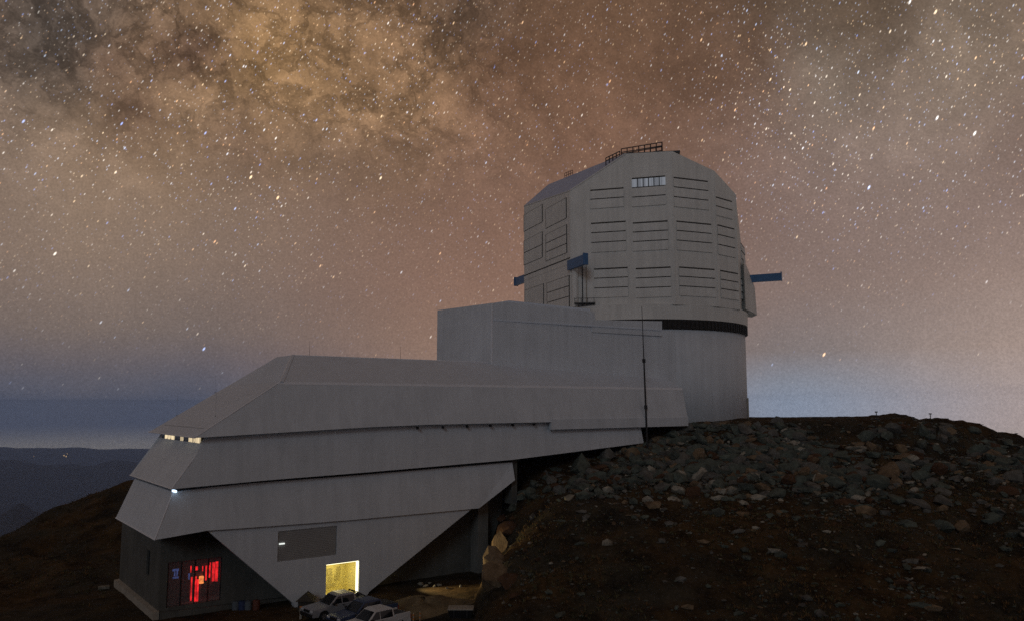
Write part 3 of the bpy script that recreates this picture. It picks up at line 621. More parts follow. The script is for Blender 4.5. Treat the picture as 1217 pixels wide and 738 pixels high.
def louvre(A, Bp, x0, x1, ya0, yb0, n_blades, lit=False, nm='louvre'):  # lit: top blade becomes a weakly glowing pane
    """sighted panel on a facet: x range, y of the top at both ends; bottom follows"""
    xm = (x0 + x1) / 2
    t0, _ = on_facet(A, Bp, x0, ya0); t1, _ = on_facet(A, Bp, x1, ya0)
    _, z1 = on_facet(A, Bp, xm, ya0); _, z0 = on_facet(A, Bp, xm, yb0)
    back = facet_box(A, Bp, t0, t1, z0, z1, -.02, .035, nm, M['gap'], DM)  # plate sits proud of the wall; its dark colour paints the recess shade
    w = (t1 - t0); gp = .19
    h = (z1 - z0) / n_blades
    for i in range(n_blades):
        zb_ = z0 + i * h; glow_i = lit and i == n_blades - 1
        facet_box(A, Bp, t0 - w * .006, t1 + w * .006, zb_ + (.01 if i else -.05), zb_ + h - (gp if i == n_blades - 1 else .10), .02, .06, 'glowing_pane' if glow_i else 'blade', M['domewin'] if glow_i else M['blade'], back, 0 if glow_i else .07)
    if lit:
        for k in range(1, 6):
            tt = t0 + w * (.012 + .976 * k / 6)
            facet_box(A, Bp, tt - .004, tt + .004, z1 - h, z1 - gp, .05, .09, 'mullion', M['steel'], back)
FA, FB, FC, FD = (P1, P2), (P2, P3), (P3, P4), (P4, P5)
for x0, x1, y0, y1, n in [(701.5, 741, 224.5, 247, 2), (702.5, 743.5, 264, 299, 3), (706, 746, 318.5, 353, 3)]: louvre(*FA, x0, x1, y0, y1, n)
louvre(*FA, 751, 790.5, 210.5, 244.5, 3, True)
for x0, x1, y0, y1, n in [(752, 793.5, 263.5, 297.5, 3), (755.5, 797, 318, 353, 3)]: louvre(*FA, x0, x1, y0, y1, n)
for x0, x1, y0, y1, n in [(800.5, 841, 213, 247.5, 3), (804, 845, 264.5, 298.5, 3), (807, 849, 318.5, 352, 3)]: louvre(*FB, x0, x1, y0, y1, n)
for x0, x1, y0, y1, n in [(850, 869.5, 236.5, 258, 2), (852.5, 872.5, 269.5, 304, 3), (856, 876.5, 323, 355, 3)]: louvre(*FC, x0, x1, y0, y1, n)
for y0, y1 in [(292, 318), (333, 356)]: louvre(*FD, 880.5, 884.5, y0, y1, 3)
# left wing: framed doors and hatches
WL = (P0, P1)
def wing(x0, x1, ytop, ybot, n):
    xm = (x0 + x1) / 2; t0, _ = on_facet(*WL, x0, ytop); t1, _ = on_facet(*WL, x1, ytop)
    _, z1 = on_facet(*WL, xm, ytop); _, z0 = on_facet(*WL, xm, ybot)
    back = facet_box(*WL, t0, t1, z0, z1, -.02, .04, 'hatch', M['gap'], DM); h = (z1 - z0) / n
    for i in range(n): facet_box(*WL, t0 + .012, t1 - .012, z0 + i * h + .04, z0 + (i + 1) * h - .07, .03, .075, 'leaf', M['blade'], back)
wing(622.5, 645, 249.5, 270, 1); wing(648.5, 673.5, 242, 266, 1)
wing(622.5, 645, 281, 311, 2); wing(648.5, 674, 273, 306, 3)
wing(624, 646.5, 341, 372, 1); wing(650, 677, 332, 368, 3)
t, z = on_facet(*WL, 650, 317.5)
facet_box(*WL, .0, 1.0, z - .05, z + .05, -.02, .08, 'wing_joint', M['gap'], DM)
facet_box(*WL, 0, 1, z - .75, z - .15, -.02, .03, 'wing_band', M['dome'], DM)
# round corner pipe and platform by the wing foot
rods('corner_pipe', [(D(P1[0] + .55, P1[1] + .28, 12.0), D(P1[0] + .55, P1[1] + .28, z - 1.0))], .42, M['dome'], DM, 14)
rods('riser', [(D(P1[0] + 1.5, P1[1] + .3, 12.1), D(P1[0] + 1.5, P1[1] + .3, z - .7))], .06, M['steel'], DM)
rods('riser', [(D(P1[0] + 2.0, P1[1] + .42, 12.1), D(P1[0] + 2.0, P1[1] + .42, z - 1.0))], .06, M['pale'], DM)
rotD = Matrix(((rt[0], tw[0], 0), (rt[1], tw[1], 0), (0, 0, 1))).to_3x3()
box('service_platform', D(P1[0] + 1.8, P1[1] + .8, 12.35), (1.3, .7, .06), M['steel'], DM, rotD)
rods('platform_rail', [(D(P1[0] + .6 + i * .8, P1[1] + 1.45, 12.3), D(P1[0] + .6 + i * .8, P1[1] + 1.45, 13.0)) for i in range(4)] + [(D(P1[0] + .5, P1[1] + 1.45, 12.95), D(P1[0] + 3.1, P1[1] + 1.45, 12.95))], .035, M['steel'], DM)
# blue crane rails sticking out beyond the wings
def beam(A, d, a, b, z, h, w, off, nm='crane_rail'):
    n_ = Vector((d[1], -d[0]));
    P_ = []
    for t in (a, b):
        for k in (-w, w):
            for zz in (-h, h): P_.append(D(A[0] + d[0] * t + n_.x * (k + off), A[1] + d[1] * t + n_.y * (k + off), z + zz))
    o = hull(nm, P_, M['blue'], DM)
    F2 = []
    for t in (b - .09, b + .02):
        for k in (-w - .12, w + .12):
            for zz in (-h - .05, h + .16): F2.append(D(A[0] + d[0] * t + n_.x * (k + off), A[1] + d[1] * t + n_.y * (k + off), z + zz))
    hull('end_plate', F2, M['blue'], o)
dd = (P1[0] - P0[0], P1[1] - P0[1]); ll = math.hypot(*dd); dd = (dd[0] / ll, dd[1] / ll)
zr1 = z_at(314, ypos(P1) - 1); zr0 = z_at(332.5, ypos(P0) + 2)
beam(P1, dd, -.3, 4.6, zr1, .62, .22, -.15)
beam(P0, (-dd[0], -dd[1]), -.4, 4.6, zr0, .58, .22, -.5)
PR = (16.0, .6); zr2 = z_at(331.5, ypos(PR))
beam(PR, (.955, .3), -.8, 3.75, zr2, .52, .22, 0)
# roof walkway with handrails and stair on top
segs = []
def rail_run(a, b, n, hgt, lat):
    for i in range(n + 1):
        p = a.lerp(b, i / n); segs.append((p - Vector((0, 0, .9)), p + Vector((0, 0, hgt))))
    for k in (.5, 1.0): segs.append((a + Vector((0, 0, hgt * k)), b + Vector((0, 0, hgt * k))))
qa = D(Q1[0] - .6, Q1[1] - .9, zq); qb = D(Q1[0] + 4.6, Q1[1] - 1.3, zq + .75); qc = D(Q1[0] + 4.6, Q1[1] - 3.2, zq + .75); qd = D(Q1[0] - .6, Q1[1] - 3.0, zq)
rail_run(qa, qb, 7, .95, 0); rail_run(qb, qc, 2, .95, 0); rail_run(qd, qc, 7, .95, 0)
ra = r2.lerp(r3, .03) + Vector((-.3, 0, -.1)); rb_ = D(Q1[0] - 1.9, Q1[1] - 1.4, zq - .5)
rail_run(D(Q1[0] - 2.6, Q1[1] - .8, zq - 1.0), D(Q1[0] - .8, Q1[1] - .9, zq - .15), 4, .8, 0)
rods('roof_handrail', segs, .07, M['steel'], DM, 5)
box('roof_walkway', D(Q1[0] + 3.2, Q1[1] - 1.6, zq + .12), (3.6, 1.2, .10), M['steel'], DM, rotD)
segs = []; a5 = r3.lerp(r2, .30)
rail_run(r3.lerp(r2, .24), r3.lerp(r2, .35), 4, .75, 0)
rods('ridge_handrail', segs, .04, M['steel'], DM, 5)

# ------------------------------------------------------------------ mast in front of the tower
mx, my = 15.15, 90.2; mz = gz(mx, my)
MS = thing('guyed_mast', 'tall thin dark mast standing on the rocks in front of the tower', 'mast', (mx, my, mz))
ztop = z_at(364, my); lean = -.35
bm = bmesh.new(); bm_rod(bm, (mx, my, mz - .6), (mx + lean * .62, my, mz + (ztop - mz) * .62), .12, 8, .09); bm_rod(bm, (mx + lean * .62, my, mz + (ztop - mz) * .62), (mx + lean, my, ztop), .065, 8, .03)
from_bm('pole', bm, M['steel'], MS)
for k in (.30, .62):
    p = Vector((mx + lean * k, my, mz + (ztop - mz) * k)); rods('collar', [(p - Vector((0, 0, .22)), p + Vector((0, 0, .22)))], .19, M['steel'], MS, 8)
box('foot', (mx, my, mz), (.3, .3, .2), M['conc'], MS)

# ------------------------------------------------------------------ rocks
def rock_mesh(name, seed, sub=2, flat=.7):
    rnd = random.Random(seed); bm = bmesh.new(); bmesh.ops.create_icosphere(bm, subdivisions=sub, radius=1)
    planes = [(Vector((rnd.gauss(0, 1), rnd.gauss(0, 1), rnd.gauss(0, 1))).normalized(), rnd.uniform(.38, .78)) for _ in range(12)]
    sc3 = Vector((rnd.uniform(.85, 1.35), rnd.uniform(.7, 1.05), rnd.uniform(.5, .85) * flat / .7))
    for v in bm.verts:
        p = v.co.copy()
        for n_, d_ in planes:
            k = p.dot(n_) - d_
            if k > 0: p -= n_ * k * .95
        p *= 1 + rnd.uniform(-.05, .05)
        v.co = Vector((p.x * sc3.x, p.y * sc3.y, p.z * sc3.z)) * 1.25
    me = bpy.data.meshes.new(name); bm.to_mesh(me); bm.free(); return me
COLS = ['rgreen', 'rgrey', 'rpale', 'rtan', 'rrust']
rmeshes = {}
for ci, cname in enumerate(COLS):
    for k in range(5):
        me_ = rock_mesh('boulder', 100 * ci + k); me_.materials.append(M[cname]); rmeshes[(cname, k)] = me_
rr = random.Random(21)
cand = []
while len(cand) < 10000:
    x = rr.uniform(-1, 70); y = rr.uniform(54, 108)
    if abs(math.atan2(x, y)) > R(36): continue
    px_ = CX + F * x / y
    s_ = (x - LB[0]) * .8 + (y - LB[1]) * .6; o_ = (x - LB[0]) * .6 - (y - LB[1]) * .8
    if -14 < o_ < 2.2 and s_ < 58: continue
    if math.hypot(x - CC[0], y - CC[1]) < 15.3: continue
    wav = 9 * float(vnoise(np.array([x * .07 + 2]), np.array([9.5]))[0]) - 3.0 * math.exp(-((x - 38) / 10) ** 2) * 2.2
    yy = y - wav
    dens = .13 + .95 * math.exp(-((yy - 88) / 10.5) ** 2) * (1 if x > 8 else .55)
    cl = float(vnoise(np.array([x * .13 + 5]), np.array([y * .13]))[0]) + .5
    if y > 97.5: dens = .05
    if px_ > 1130: dens *= .45
    if rr.random() > dens * (.10 + 1.7 * cl * cl): continue
    size = .09 + .15 * (rr.paretovariate(1.9) - 1) * (.55 + .65 * float(ss(70, 84, np.array(yy))))
    cand.append((min(size, rr.uniform(.35, .55) + .42 * float(ss(70, 82, np.array(yy)))) if y < 97 else min(size, .2), x, y))
cand.sort(reverse=True)
def pick():
    return rr.choices(COLS, [48, 26, 8, 12, 10])[0]
special = []
def boulder_label(x, y, size, cname, sz_):
    col = {'rgreen': 'grey-green', 'rgrey': 'plain grey', 'rpale': 'pale', 'rtan': 'tan', 'rrust': 'rust red'}[cname]
    big = 'huge' if size > .8 else 'big' if size > .62 else 'medium' if size > .42 else 'small'
    shp = 'flat' if sz_ < .86 else 'tall' if sz_ > 1.09 else 'blocky'
    px = CX + F * x / y
    area = 'under the building eave' if px < 760 else 'below the foot of the mast' if px < 830 else 'below the round tower wall' if px < 930 else 'between the tower and the posts' if px < 1020 else 'below the survey posts' if px < 1120 else 'beyond the survey posts'
    hgt = 'low on the bare slope' if y < 72 else 'midway up the rubble' if y < 84 else 'high in the rubble' if y < 90 else 'at the rubble crest'
    return f'{big} {shp} {col} boulder {hgt} {area}'
def boulder(x, y, size, cname, k, sx_=1, sy_=1, sz_=1, label=None, rz=None, tilt=.35, name='boulder', sink=.3):
    o = bpy.data.objects.new(name, rmeshes[(cname, k)]); COL.objects.link(o)
    o.location = (x, y, gz(x, y) + size * (.5 - sink) * sz_); o.scale = (size * sx_, size * sy_, size * sz_)
    o.rotation_euler = (rr.uniform(-tilt, tilt), rr.uniform(-tilt, tilt), rr.uniform(0, 6.3) if rz is None else rz)
    tag(o, label or boulder_label(x, y, size, cname, sz_), 'boulder', 'boulders on the rubble slope' if not label else None)
    return o
def at(px, py, ymax=120):                             # where a sight line meets the ground
    d = ray(px, py); t = 48.0
    while t < ymax:
        if gz(d[0] * t / d[1], t) > d[2] * t / d[1]: break
        t += .25
    return d[0] * t / d[1], t
def sp(px, py, w, cname, k, label, **kw):
    x, y = at(px, py); boulder(x, y, w / F * y / 2 / 1.1, cname, k, label=label, **kw)
sp(692, 560, 36, 'rgreen', 0, 'largest dark green-grey boulder just under the middle tier of the building', sz_=1.15, rz=.3, tilt=.1)
sp(745, 541, 19, 'rtan', 1, 'rounded orange-tan boulder below the eave by the mast', tilt=.1)
sp(665, 585, 26, 'rgrey', 3, 'broad grey boulder below the largest dark green boulder')
sp(1017, 534, 24, 'rpale', 2, 'pale flat elongated slab of rock near the hill crest', sz_=.5, rz=-.35, tilt=.1)
sp(1075, 545, 34, 'rtan', 3, 'long tan slab of rock low on the crest of the hill', sz_=.45, rz=-.2, tilt=.1)
sp(889, 527, 26, 'rtan', 2, 'long brown slab of rock under the round tower wall', sz_=.55, rz=-.5, tilt=.15)
sp(1043, 580, 34, 'rgreen', 2, 'broad angular green-grey block in the middle of the rubble slope', rz=.5)
sp(1055, 562, 32, 'rtan', 4, 'big brown block above the angular green-grey block', rz=1.2)
sp(921, 591, 30, 'rgreen', 4, 'dark rounded boulder with a pale stone lying on it', tilt=.1)
sp(912, 588, 13, 'rpale', 0, 'white stone lying on the dark rounded boulder', sz_=.55)
sp(808, 585, 19, 'rpale', 3, 'pale angular pointed boulder low in the rubble')
sp(1093, 677, 20, 'rpale', 1, 'lone pale flat stone low on the bare hillside', sz_=.4, tilt=.05)
sp(1135, 653, 13, 'rpale', 4, 'small lone pale stone on the bare right hillside', sz_=.5)
sp(823, 587, 20, 'rrust', 0, 'rust red boulder beside the pale pointed boulder')
sp(932, 572, 15, 'rtan', 0, 'upright ochre boulder in the middle of the rubble')
nspecial = 13
for size, x, y in cand[:270]:
    boulder(x, y, size, pick(), rr.randrange(5), rr.uniform(.85, 1.3), rr.uniform(.8, 1.1), rr.uniform(.75, 1.2))
# the smaller stones nobody could count
low = {}
for k in range(6):
    m_ = rock_mesh('s', 900 + k, 1); low[k] = (np.array([v.co[:] for v in m_.vertices]), [tuple(p.vertices) for p in m_.polygons]); bpy.data.meshes.remove(m_)
VV, FF, MI = [], [], []; base = 0
rest = cand[270:]
xs = np.array([c0[1] for c0 in rest]); ys = np.array([c0[2] for c0 in rest]); zs = ground_z(xs, ys)
for i, (size, x, y) in enumerate(rest):
    v, f = low[i % 6]; ang = rr.uniform(0, 6.28); ca, sa = math.cos(ang), math.sin(ang); q = v * size * np.array([rr.uniform(.8, 1.4), rr.uniform(.7, 1.1), rr.uniform(.7, 1.2)])
    q = np.stack([q[:, 0] * ca - q[:, 1] * sa, q[:, 0] * sa + q[:, 1] * ca, q[:, 2]], 1) + np.array([x, y, zs[i] + size * .15])
    VV.append(q); FF += [tuple(j + base for j in t_) for t_ in f]; MI += [COLS.index(pick())] * len(f); base += len(v)
me = bpy.data.meshes.new('rubble'); me.from_pydata(np.concatenate(VV).tolist(), [], FF)
for cname in COLS: me.materials.append(M[cname])
me.polygons.foreach_set('material_index', np.array(MI, np.int32)); me.update()
o = link('rubble', me); o['kind'] = 'stuff'; tag(o, 'loose small stones strewn over the dark hillside', 'rubble')

# low dry scrub on the soil
VV, FF, MI = [], [], []; base = 0
pts_ = []
while len(pts_) < 8000:
    if rr.random() < .68: x, y = rr.uniform(-2, 62), rr.uniform(52, 96)
    else: x, y = rr.uniform(-80, -34), rr.uniform(56, 118)
    if abs(math.atan2(x, y)) > R(37): continue
    s_ = (x - LB[0]) * .8 + (y - LB[1]) * .6; o_ = (x - LB[0]) * .6 - (y - LB[1]) * .8
    if -15.5 < o_ < 4 and s_ > -.5: continue
    if x > -10 and x < 0.5 and y > 56 and y < 76: continue
    cl = float(vnoise(np.array([x * .16 + 31]), np.array([y * .16 + 7]))[0]) + .5
    if rr.random() > (cl * 1.5 - .25) * (1 if y < 80 else .5): continue
    pts_.append((x, y, cl))
zs = ground_z(np.array([p[0] for p in pts_]), np.array([p[1] for p in pts_]))
for (x, y, cl), z in zip(pts_, zs):
    h0 = rr.uniform(.12, .34); kind = 0 if rr.random() < .45 + .4 * (cl - .5) else 1
    for k in range(9):
        an = rr.uniform(0, 6.28); ln = rr.uniform(.4, 1.0) * h0 * 1.3; r0_ = rr.uniform(0, .12); wd = rr.uniform(.02, .05)
        bx_, by_ = x + r0_ * math.cos(an), y + r0_ * math.sin(an); tx, ty = bx_ + math.cos(an) * ln * .8, by_ + math.sin(an) * ln * .8
        VV += [(bx_ - wd * math.sin(an), by_ + wd * math.cos(an), z - .04), (bx_ + wd * math.sin(an), by_ - wd * math.cos(an), z - .04), (tx, ty, z + h0 * rr.uniform(.5, 1))]
        FF.append((base, base + 1, base + 2)); MI.append(kind); base += 3
me = bpy.data.meshes.new('scrub'); me.from_pydata(VV, [], FF); me.materials.append(M['scrubrust']); me.materials.append(M['scrubolive'])
me.polygons.foreach_set('material_index', np.array(MI, np.int32)); me.update()
o = link('scrub', me); o['kind'] = 'stuff'; tag(o, 'low dry rust and olive scrub on the dark mountain soil', 'scrub')

# ------------------------------------------------------------------ yard things
# gravel mound lit along its rim beside the plate
mo = Vector((-7.1, 67.0, YARD))
bm = bmesh.new(); n_r, n_a = 9, 40; grid = []
for i in range(n_r):
    t_ = i / (n_r - 1); row = []
    for j in range(n_a):
        an = 2 * math.pi * j / n_a; wob = 1 + .12 * math.sin(3 * an + 1) + .06 * math.sin(7 * an)
        p = mo + Vector((.8, .6, 0)) * (4.6 * t_ * wob * math.cos(an)) + Vector((.6, -.8, 0)) * (3.4 * t_ * wob * math.sin(an))
        zz = .95 * (1 - t_ ** 2) ** 1.0 * (1 + .15 * math.sin(5 * an + i)) - .25
        row.append(bm.verts.new((p.x, p.y, YARD + zz)))
    grid.append(row)
for i in range(n_r - 1):
    for j in range(n_a): bm.faces.new((grid[i][j], grid[i][(j + 1) % n_a], grid[i + 1][(j + 1) % n_a], grid[i + 1][j]))
bm.faces.new(grid[-1][::-1])
bmesh.ops.remove_doubles(bm, verts=bm.verts, dist=.001)
tag(from_bm('gravel_mound', bm, M['mound'], None, True), 'low heap of pale gravel beside the lit doorway, its rim catching light', 'gravel heap')
# wall lamp under the building that lights the rock bank
lx = B(20.2, 1.2, -15.2)
WLp = thing('wall_lamp', 'small lit lamp on the shaded wall under the building facing the rock bank', 'lamp', lx)
box('lamp_housing', lx + Vector((-.12, .1, .14)), (.2, .16, .06), M['steel'], WLp, rotB); box('lamp_glass', lx, (.12, .1, .05), emit('lamp_glow', (1, .78, .38), 6.0), WLp, rotB)
ld = bpy.data.lights.new('lamp_light', 'SPOT'); lo = bpy.data.objects.new('lamp_light', ld); COL.objects.link(lo)
ld.energy = 4500; ld.color = (1, .74, .34); ld.spot_size = R(60); ld.spot_blend = .7; ld.shadow_soft_size = .1
lo.location = lx + Vector((.2, -.16, -.1)); tgt = Vector((-2.0, 71.5, -14.6)); lo.rotation_euler = (tgt - lo.location).to_track_quat('-Z', 'Y').to_euler(); lo.parent = WLp; lo.matrix_parent_inverse = WLp.matrix_basis.inverted()
# loose white stones at the foot of the bank
for k, (px_, py_, w) in enumerate([(500, 695, 7), (506, 697, 6), (511, 693, 6), (516, 697, 5), (522, 696, 5), (531, 699, 4), (547, 697, 4), (575, 664, 14), (594, 643, 10)]):
    x, y = at(px_, py_); nm = 'pale loose stone lying on the gravel at the foot of the bank' if k < 7 else 'pale lit block sticking out of the steep rock bank'
    o = boulder(x, y, w / F * y / 2, 'rpale', k % 5, label=nm); o['group'] = 'pale stones at the bank'

# bare tan rock standing out of the cut bank, lit by the wall lamp
for k, (px_, py_, w, cn, lab, sz0) in enumerate([(588, 690, 40, 'rtan', 'broad tan rock at the foot of the cut bank, lit by the wall lamp', 1.5), (590, 668, 38, 'rtan', 'middle tan rock of the lit cut bank', 1.7),
        (598, 648, 30, 'rtan', 'upper tan rock of the lit cut bank', 1.5), (608, 630, 26, 'rrust', 'rusty rock above the lit tan rocks of the cut bank', 1.4), (606, 690, 40, 'rrust', 'broad rusty rock beside the lit tan rocks of the cut bank', 1.1)]):
    x, y = at(px_, py_); boulder(x, y, w / F * y / 2, cn, (k * 2 + 1) % 5, sz_=sz0, label=lab, tilt=.2, sink=.62)
# pickups
def pickup(label, loc, rz, paint, rollbar=False, cover=False, group=None):
    T = thing('pickup_truck', label, 'pickup truck', (0, 0, 0), group)
    Wd = .91
    def prof(name, pts, w0, w1, m, parent=T, bev=.0):
        """side outline (x along the truck, z) extruded to half-width; upper points may be narrower"""
        n = len(pts); V = [(x, -(w1 if hi else w0), z) for x, z, hi in pts] + [(x, (w1 if hi else w0), z) for x, z, hi in pts]
        Fc = [tuple(range(n)), tuple(range(n, 2 * n))[::-1]] + [(i, (i + 1) % n, (i + 1) % n + n, i + n) for i in range(n)]
        bm = bmesh.new(); vs = [bm.verts.new(v) for v in V]; [bm.faces.new([vs[i] for i in f]) for f in Fc]
        if bev: bmesh.ops.bevel(bm, geom=bm.edges[:], offset=bev, segments=2, affect='EDGES', profile=.6, clamp_overlap=True)
        bmesh.ops.triangulate(bm, faces=[f for f in bm.faces if len(f.verts) > 4])
        return from_bm(name, bm, m, parent)
    def arch(cx, r, n=7): return [(cx + r * math.cos(math.pi * i / n), .40 + r * math.sin(math.pi * i / n), 0) for i in range(n + 1)]
    low_ = [(2.62, .45, 0), (2.64, .80, 0), (2.55, .98, 1), (1.15, 1.10, 1), (-2.6, 1.08, 1), (-2.62, .5, 0)] + [(x, z, 0) for x, z, _ in reversed(arch(-1.6, .46))] + [(x, z, 0) for x, z, _ in reversed(arch(1.62, .46))]
    body = prof('body', low_, Wd, Wd - .05, paint)
    prof('underbody', [(2.4, .38, 0), (2.4, .70, 0), (-2.5, .70, 0), (-2.5, .38, 0)], .70, .70, M['black'])
    cab = prof('cab', [(1.2, 1.05, 0), (.42, 1.70, 1), (.1, 1.78, 1), (-.95, 1.77, 1), (-1.12, 1.68, 1), (-1.22, 1.05, 0)], Wd - .05, .68, paint, T, .03)
    prof('windscreen', [(1.14, 1.13, 0), (.47, 1.67, 1), (.44, 1.65, 1), (1.08, 1.11, 0)], .76, .62, M['dglass'])
    prof('rear_window', [(-1.20, 1.22, 0), (-1.145, 1.62, 1), (-1.11, 1.62, 1), (-1.15, 1.22, 0)], .70, .58, M['dglass'])
    for sd in (-1, 1):
        for x0, x1, xa, xb in ((.93, .10, .36, .10), (.02, -1.05, .02, -.98)):
            n0, n1 = Wd - .055, .705
            zz0, zz1 = 1.14, 1.64; f0 = n0 - (n0 - n1) * (zz0 - 1.05) / .7 + .012; f1 = n0 - (n0 - n1) * (zz1 - 1.05) / .7 + .012
            V = [(x0, sd * f0, zz0), (x1, sd * f0, zz0), (xb, sd * f1, zz1), (xa, sd * f1, zz1)]; V += [(x, y - sd * .03, z) for x, y, z in V]
            mesh('side_window', V, [(0, 1, 2, 3), (7, 6, 5, 4), (0, 4, 5, 1), (1, 5, 6, 2), (2, 6, 7, 3), (3, 7, 4, 0)], M['dglass'], T)
        box('mirror', (.88, sd * (Wd + .08), 1.20), (.07, .11, .08), M['black'], T, None, .02)
        box('headlight', (2.56, sd * .68, .86), (.08, .18, .075), M['lens'], T, None, .02)
        box('tail_light', (-2.615, sd * .82, .88), (.03, .07, .16), M['redlens'], T, None, .01)
        box('door_handle', (-.05, sd * (Wd - .03), 1.0), (.1, .03, .02), M['black'], T); box('sill_step', (.0, sd * (Wd - .02), .40), (1.0, .07, .035), M['black'], T)
        for wx in (1.62, -1.6):
            bm = bmesh.new(); rr_ = Matrix.Rotation(math.pi / 2, 4, 'X')
            bmesh.ops.create_cone(bm, cap_ends=True, segments=24, radius1=.385, radius2=.385, depth=.25, matrix=rr_)
            bmesh.ops.bevel(bm, geom=[e for e in bm.edges if len(e.link_faces) == 2 and abs(e.calc_face_angle(0)) > 1], offset=.04, segments=2, affect='EDGES')
            bmesh.ops.translate(bm, verts=bm.verts, vec=(wx, sd * .80, .385)); wh = from_bm('wheel', bm, M['tyre'], T)
            bm = bmesh.new(); bmesh.ops.create_cone(bm, cap_ends=True, segments=16, radius1=.23, radius2=.21, depth=.05, matrix=Matrix.Translation((wx, sd * .915, .385)) @ rr_)
            for k in range(6): bm_box(bm, (wx + .12 * math.cos(k * 1.047), sd * .945, .385 + .12 * math.sin(k * 1.047)), (.1, .012, .025), Matrix.Rotation(-k * 1.047, 3, 'Y'))
            from_bm('rim', bm, M['rim'], wh)
    box('front_bumper', (2.64, 0, .55), (.08, .88, .13), M['black'], T, None, .03); box('grille', (2.63, 0, .83), (.03, .45, .10), M['black'], T, None, .02)
    box('rear_bumper', (-2.68, 0, .52), (.08, .85, .09), M['steel'], T, None, .03); box('tailgate', (-2.60, 0, .86), (.035, .80, .24), paint, T, None, .02)
    # cargo bed: side walls stand above a dark floor
    for sd in (-1, 1): box('bed_side', (-1.93, sd * (Wd - .10), 1.14), (.68, .05, .08), paint, T, None, .02)
    box('bed_liner', (-1.93, 0, 1.092), (.66, .74, .012), M['black'], T)
    if cover: prof('bed_cover', [(-1.24, 1.2, 0), (-1.3, 1.30, 1), (-2.5, 1.27, 1), (-2.6, 1.2, 0)], .80, .74, M['black'], T, .02)
    if rollbar:
        sg = []
        for sd in (-.68, .68): sg += [((-1.42, sd, 1.1), (-1.40, sd * .93, 1.72)), ((-1.40, sd * .93, 1.70), (-2.35, sd, 1.15))]
        sg.append(((-1.40, -.64, 1.71), (-1.40, .64, 1.71))); rods('roll_bar', sg, .04, M['black'], T, 8)
    T.location = loc; T.rotation_euler = (0, 0, rz)
    for o_ in T.children:
        o_.matrix_parent_inverse = Matrix()
    return T
hd = math.atan2(-.60, -.80) + .10
def yard(px, d): return ((px - CX) / F * d, d)
for px_, d_, lab, pm, rbar, cov, dh in [(408, 64.4, 'silver pickup with dark roll bar over its open bed, parked against the lit doorway', 'silver', True, False, .0),
                                (438, 62.3, 'dark blue pickup parked between the two silver pickups', 'navy', False, True, .05),
                                (451, 59.8, 'silver pickup with plain open bed, parked beside the dark blue pickup', 'white', False, False, .04)]:
    x, y = yard(px_, d_); pickup(lab, (x, y, gz(x, y) + .0), hd + dh, M[pm], rbar, cov)
# small hut and bollard by the first pickup
x, y = yard(372.5, 66.2); z = gz(x, y)
H = thing('timber_hut', 'small dark timber hut with a pitched roof against the white plate', 'hut', (x, y, z))
loft('wall', [[(x - .55, y - .5, z - .1), (x + .55, y - .5, z - .1), (x + .55, y + .5, z - .1), (x - .55, y + .5, z - .1)], [(x - .55, y - .5, z + .85), (x + .55, y - .5, z + .85), (x + .55, y + .5, z + .85), (x - .55, y + .5, z + .85)]], M['hut'], H)
hull('roof', [(x + a_ * .72, y + b_ * .68, z + .8) for a_ in (-1, 1) for b_ in (-1, 1)] + [(x, y - .45, z + 1.4), (x, y + .45, z + 1.4)], M['hut'], H)
x, y = yard(366.5, 63.4); z = gz(x, y)
bo = thing('bollard', 'short pale bollard beside the nose of the silver pickup with the roll bar', 'bollard', (x, y, z))
rods('post', [((x, y, z - .2), (x, y, z + .85))], .10, M['pale'], bo, 12); rods('cap', [((x, y, z + .85), (x, y, z + .92))], .12, M['orangeband'], bo, 12)
# drums against the base wall
for px_, lab, mm, hh in [(291.5, 'pale drum at the end of the row in front of the base wall', 'drumpale', .62), (299, 'dark blue drum beside the pale end drum by the base wall', 'drumblue', .66), (306, 'grey-blue drum between the dark blue and red drums by the base wall', 'drumpale', .66), (315, 'red drum at the end of the row in front of the base wall', 'drumred', .7)]:
    x, y = yard(px_, 66.3); z = gz(x, y)
    D_ = thing('storage_drum', lab, 'drum', (x, y, z), 'drums by the base wall')
    pr = [(.27, -.05), (.29, 0), (.29, .30 * hh / .66), (.305, .32 * hh / .66), (.29, .34 * hh / .66), (.29, hh), (.26, hh + .03)]
    loft('drum_body', [[(x + r_ * math.cos(i * math.pi / 9), y + r_ * math.sin(i * math.pi / 9), z + h0) for i in range(18)] for r_, h0 in pr], M[mm], D_)
    rods('bung', [((x + .12, y, z + hh + .02), (x + .12, y, z + hh + .07))], .04, M['steel'], D_)
# striped delineator posts
for px_, d_, lab in [(495.5, 60.2, 'orange banded thin marker post nearer the parked pickups'), (503, 60.6, 'orange banded thin marker post farther from the parked pickups')]:
    x, y = yard(px_, d_); z = gz(x, y)
    dp = thing('marker_post', lab, 'marker post', (x, y, z), 'marker posts in the yard')
    rods('post', [((x, y, z - .1), (x, y, z + 1.25))], .045, M['pale'], dp, 8); rods('base', [((x, y, z - .02), (x, y, z + .05))], .2, M['black'], dp, 10)
    for k in range(4): rods('orange_band', [((x, y, z + .22 + k * .28), (x, y, z + .34 + k * .28))], .055, M['orangeband'], dp, 8)
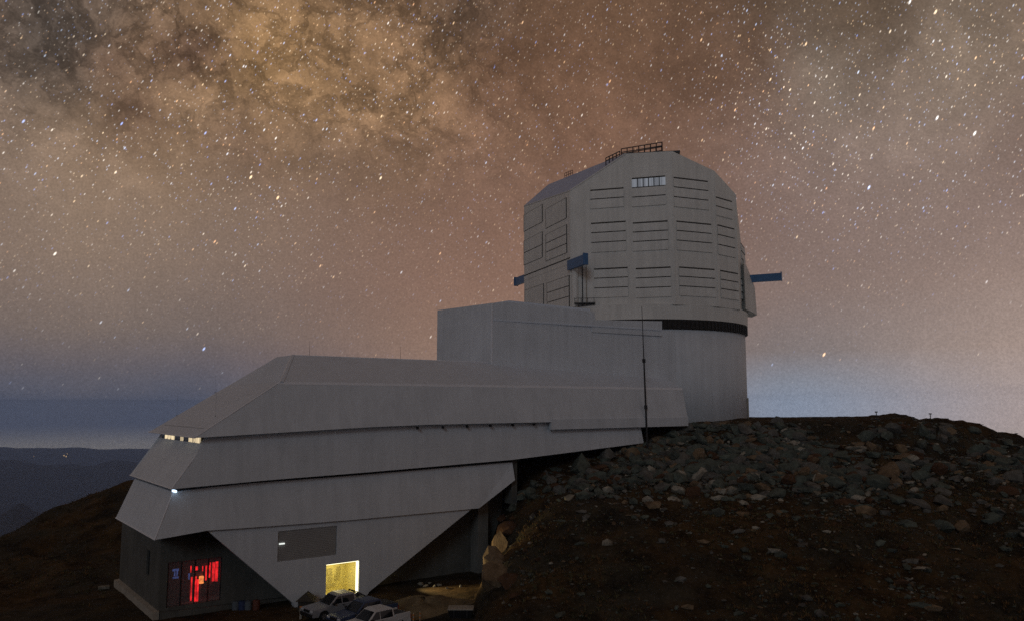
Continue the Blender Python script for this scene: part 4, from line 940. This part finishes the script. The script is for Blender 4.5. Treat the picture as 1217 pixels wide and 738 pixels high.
# covered skip
x, y = yard(550, 64.2); z = gz(x, y)
SK = thing('steel_skip', 'low dark steel skip with a pale lid in the gravel yard', 'skip', (x, y, z))
loft('bin', [[(x - .8, y - .45, z - .05), (x + .8, y - .45, z - .05), (x + .8, y + .45, z - .05), (x - .8, y + .45, z - .05)], [(x - .98, y - .6, z + .58), (x + .98, y - .6, z + .58), (x + .98, y + .6, z + .58), (x - .98, y + .6, z + .58)]], M['black'], SK)
box('lid', (x, y, z + .63), (1.0, .62, .05), M['pale'], SK, None, .03)
for sd in (-.5, .5): box('rib', (x + sd, y - .56, z + .3), (.05, .06, .28), M['steel'], SK)
# pale slab lying beyond the end wall
x, y = yard(139, 74.0); z = gz(x, y)
o = box('concrete_slab', (x, y, z + .14), (.45, .3, .12), M['rpale'], None, Matrix.Rotation(.5, 3, 'Z'), .04); tag(o, 'pale flat slab lying by the far corner of the base footing', 'slab')
# small posts on the hill crest
for k, (px_, hh, lab) in enumerate([(1038, .95, 'taller small survey post on the hill crest'), (1101.5, .75, 'smaller survey post farther down the hill crest')]):
    y = 100.5; x = (px_ - CX) / F * y; z = gz(x, y)
    bm = bmesh.new(); bm_rod(bm, (x, y, z - .3), (x, y, z + hh), .06, 8, .05); bm_box(bm, (x, y, z + hh), (.14, .1, .07)); bm_box(bm, (x, y, z + .02), (.3, .3, .12))
    tag(from_bm('survey_post', bm, M['steel']), lab, 'post', 'posts on the hill crest')
# town lights in the far valley
tl = [(22, 541.6), (25.5, 540.6), (27, 542.4), (30, 541.8), (76, 541), (80, 539), (78.5, 542), (10, 542), (40, 542.2)]
for px_, py_ in tl:
    d = Vector(ray(px_, py_)); d *= 13500 / d.y
    bm = bmesh.new(); bmesh.ops.create_icosphere(bm, subdivisions=1, radius=rr.uniform(5, 10)); bmesh.ops.scale(bm, verts=bm.verts, vec=(1, 1, 1.3))
    o = from_bm('town_light', bm, M['town']); o.location = d
    tag(o, 'tiny orange town light far off in the valley', 'town light', 'town lights in the far valley')

# ------------------------------------------------------------------ air
hz_ = box('haze', (-7650, 8650, -1400), (9350, 10350, 1445), None); hz_.data.materials.clear()
hm = bpy.data.materials.new('haze_air'); hm.use_nodes = True; nt = hm.node_tree; nt.nodes.clear()
pv = nt.nodes.new('ShaderNodeVolumePrincipled'); pv.inputs['Color'].default_value = (.44, .62, 1, 1); pv.inputs['Density'].default_value = 6.8e-5; pv.inputs['Anisotropy'].default_value = 0
ou = nt.nodes.new('ShaderNodeOutputMaterial'); nt.links.new(pv.outputs[0], ou.inputs['Volume']); hz_.data.materials.append(hm); hz_['kind'] = 'stuff'
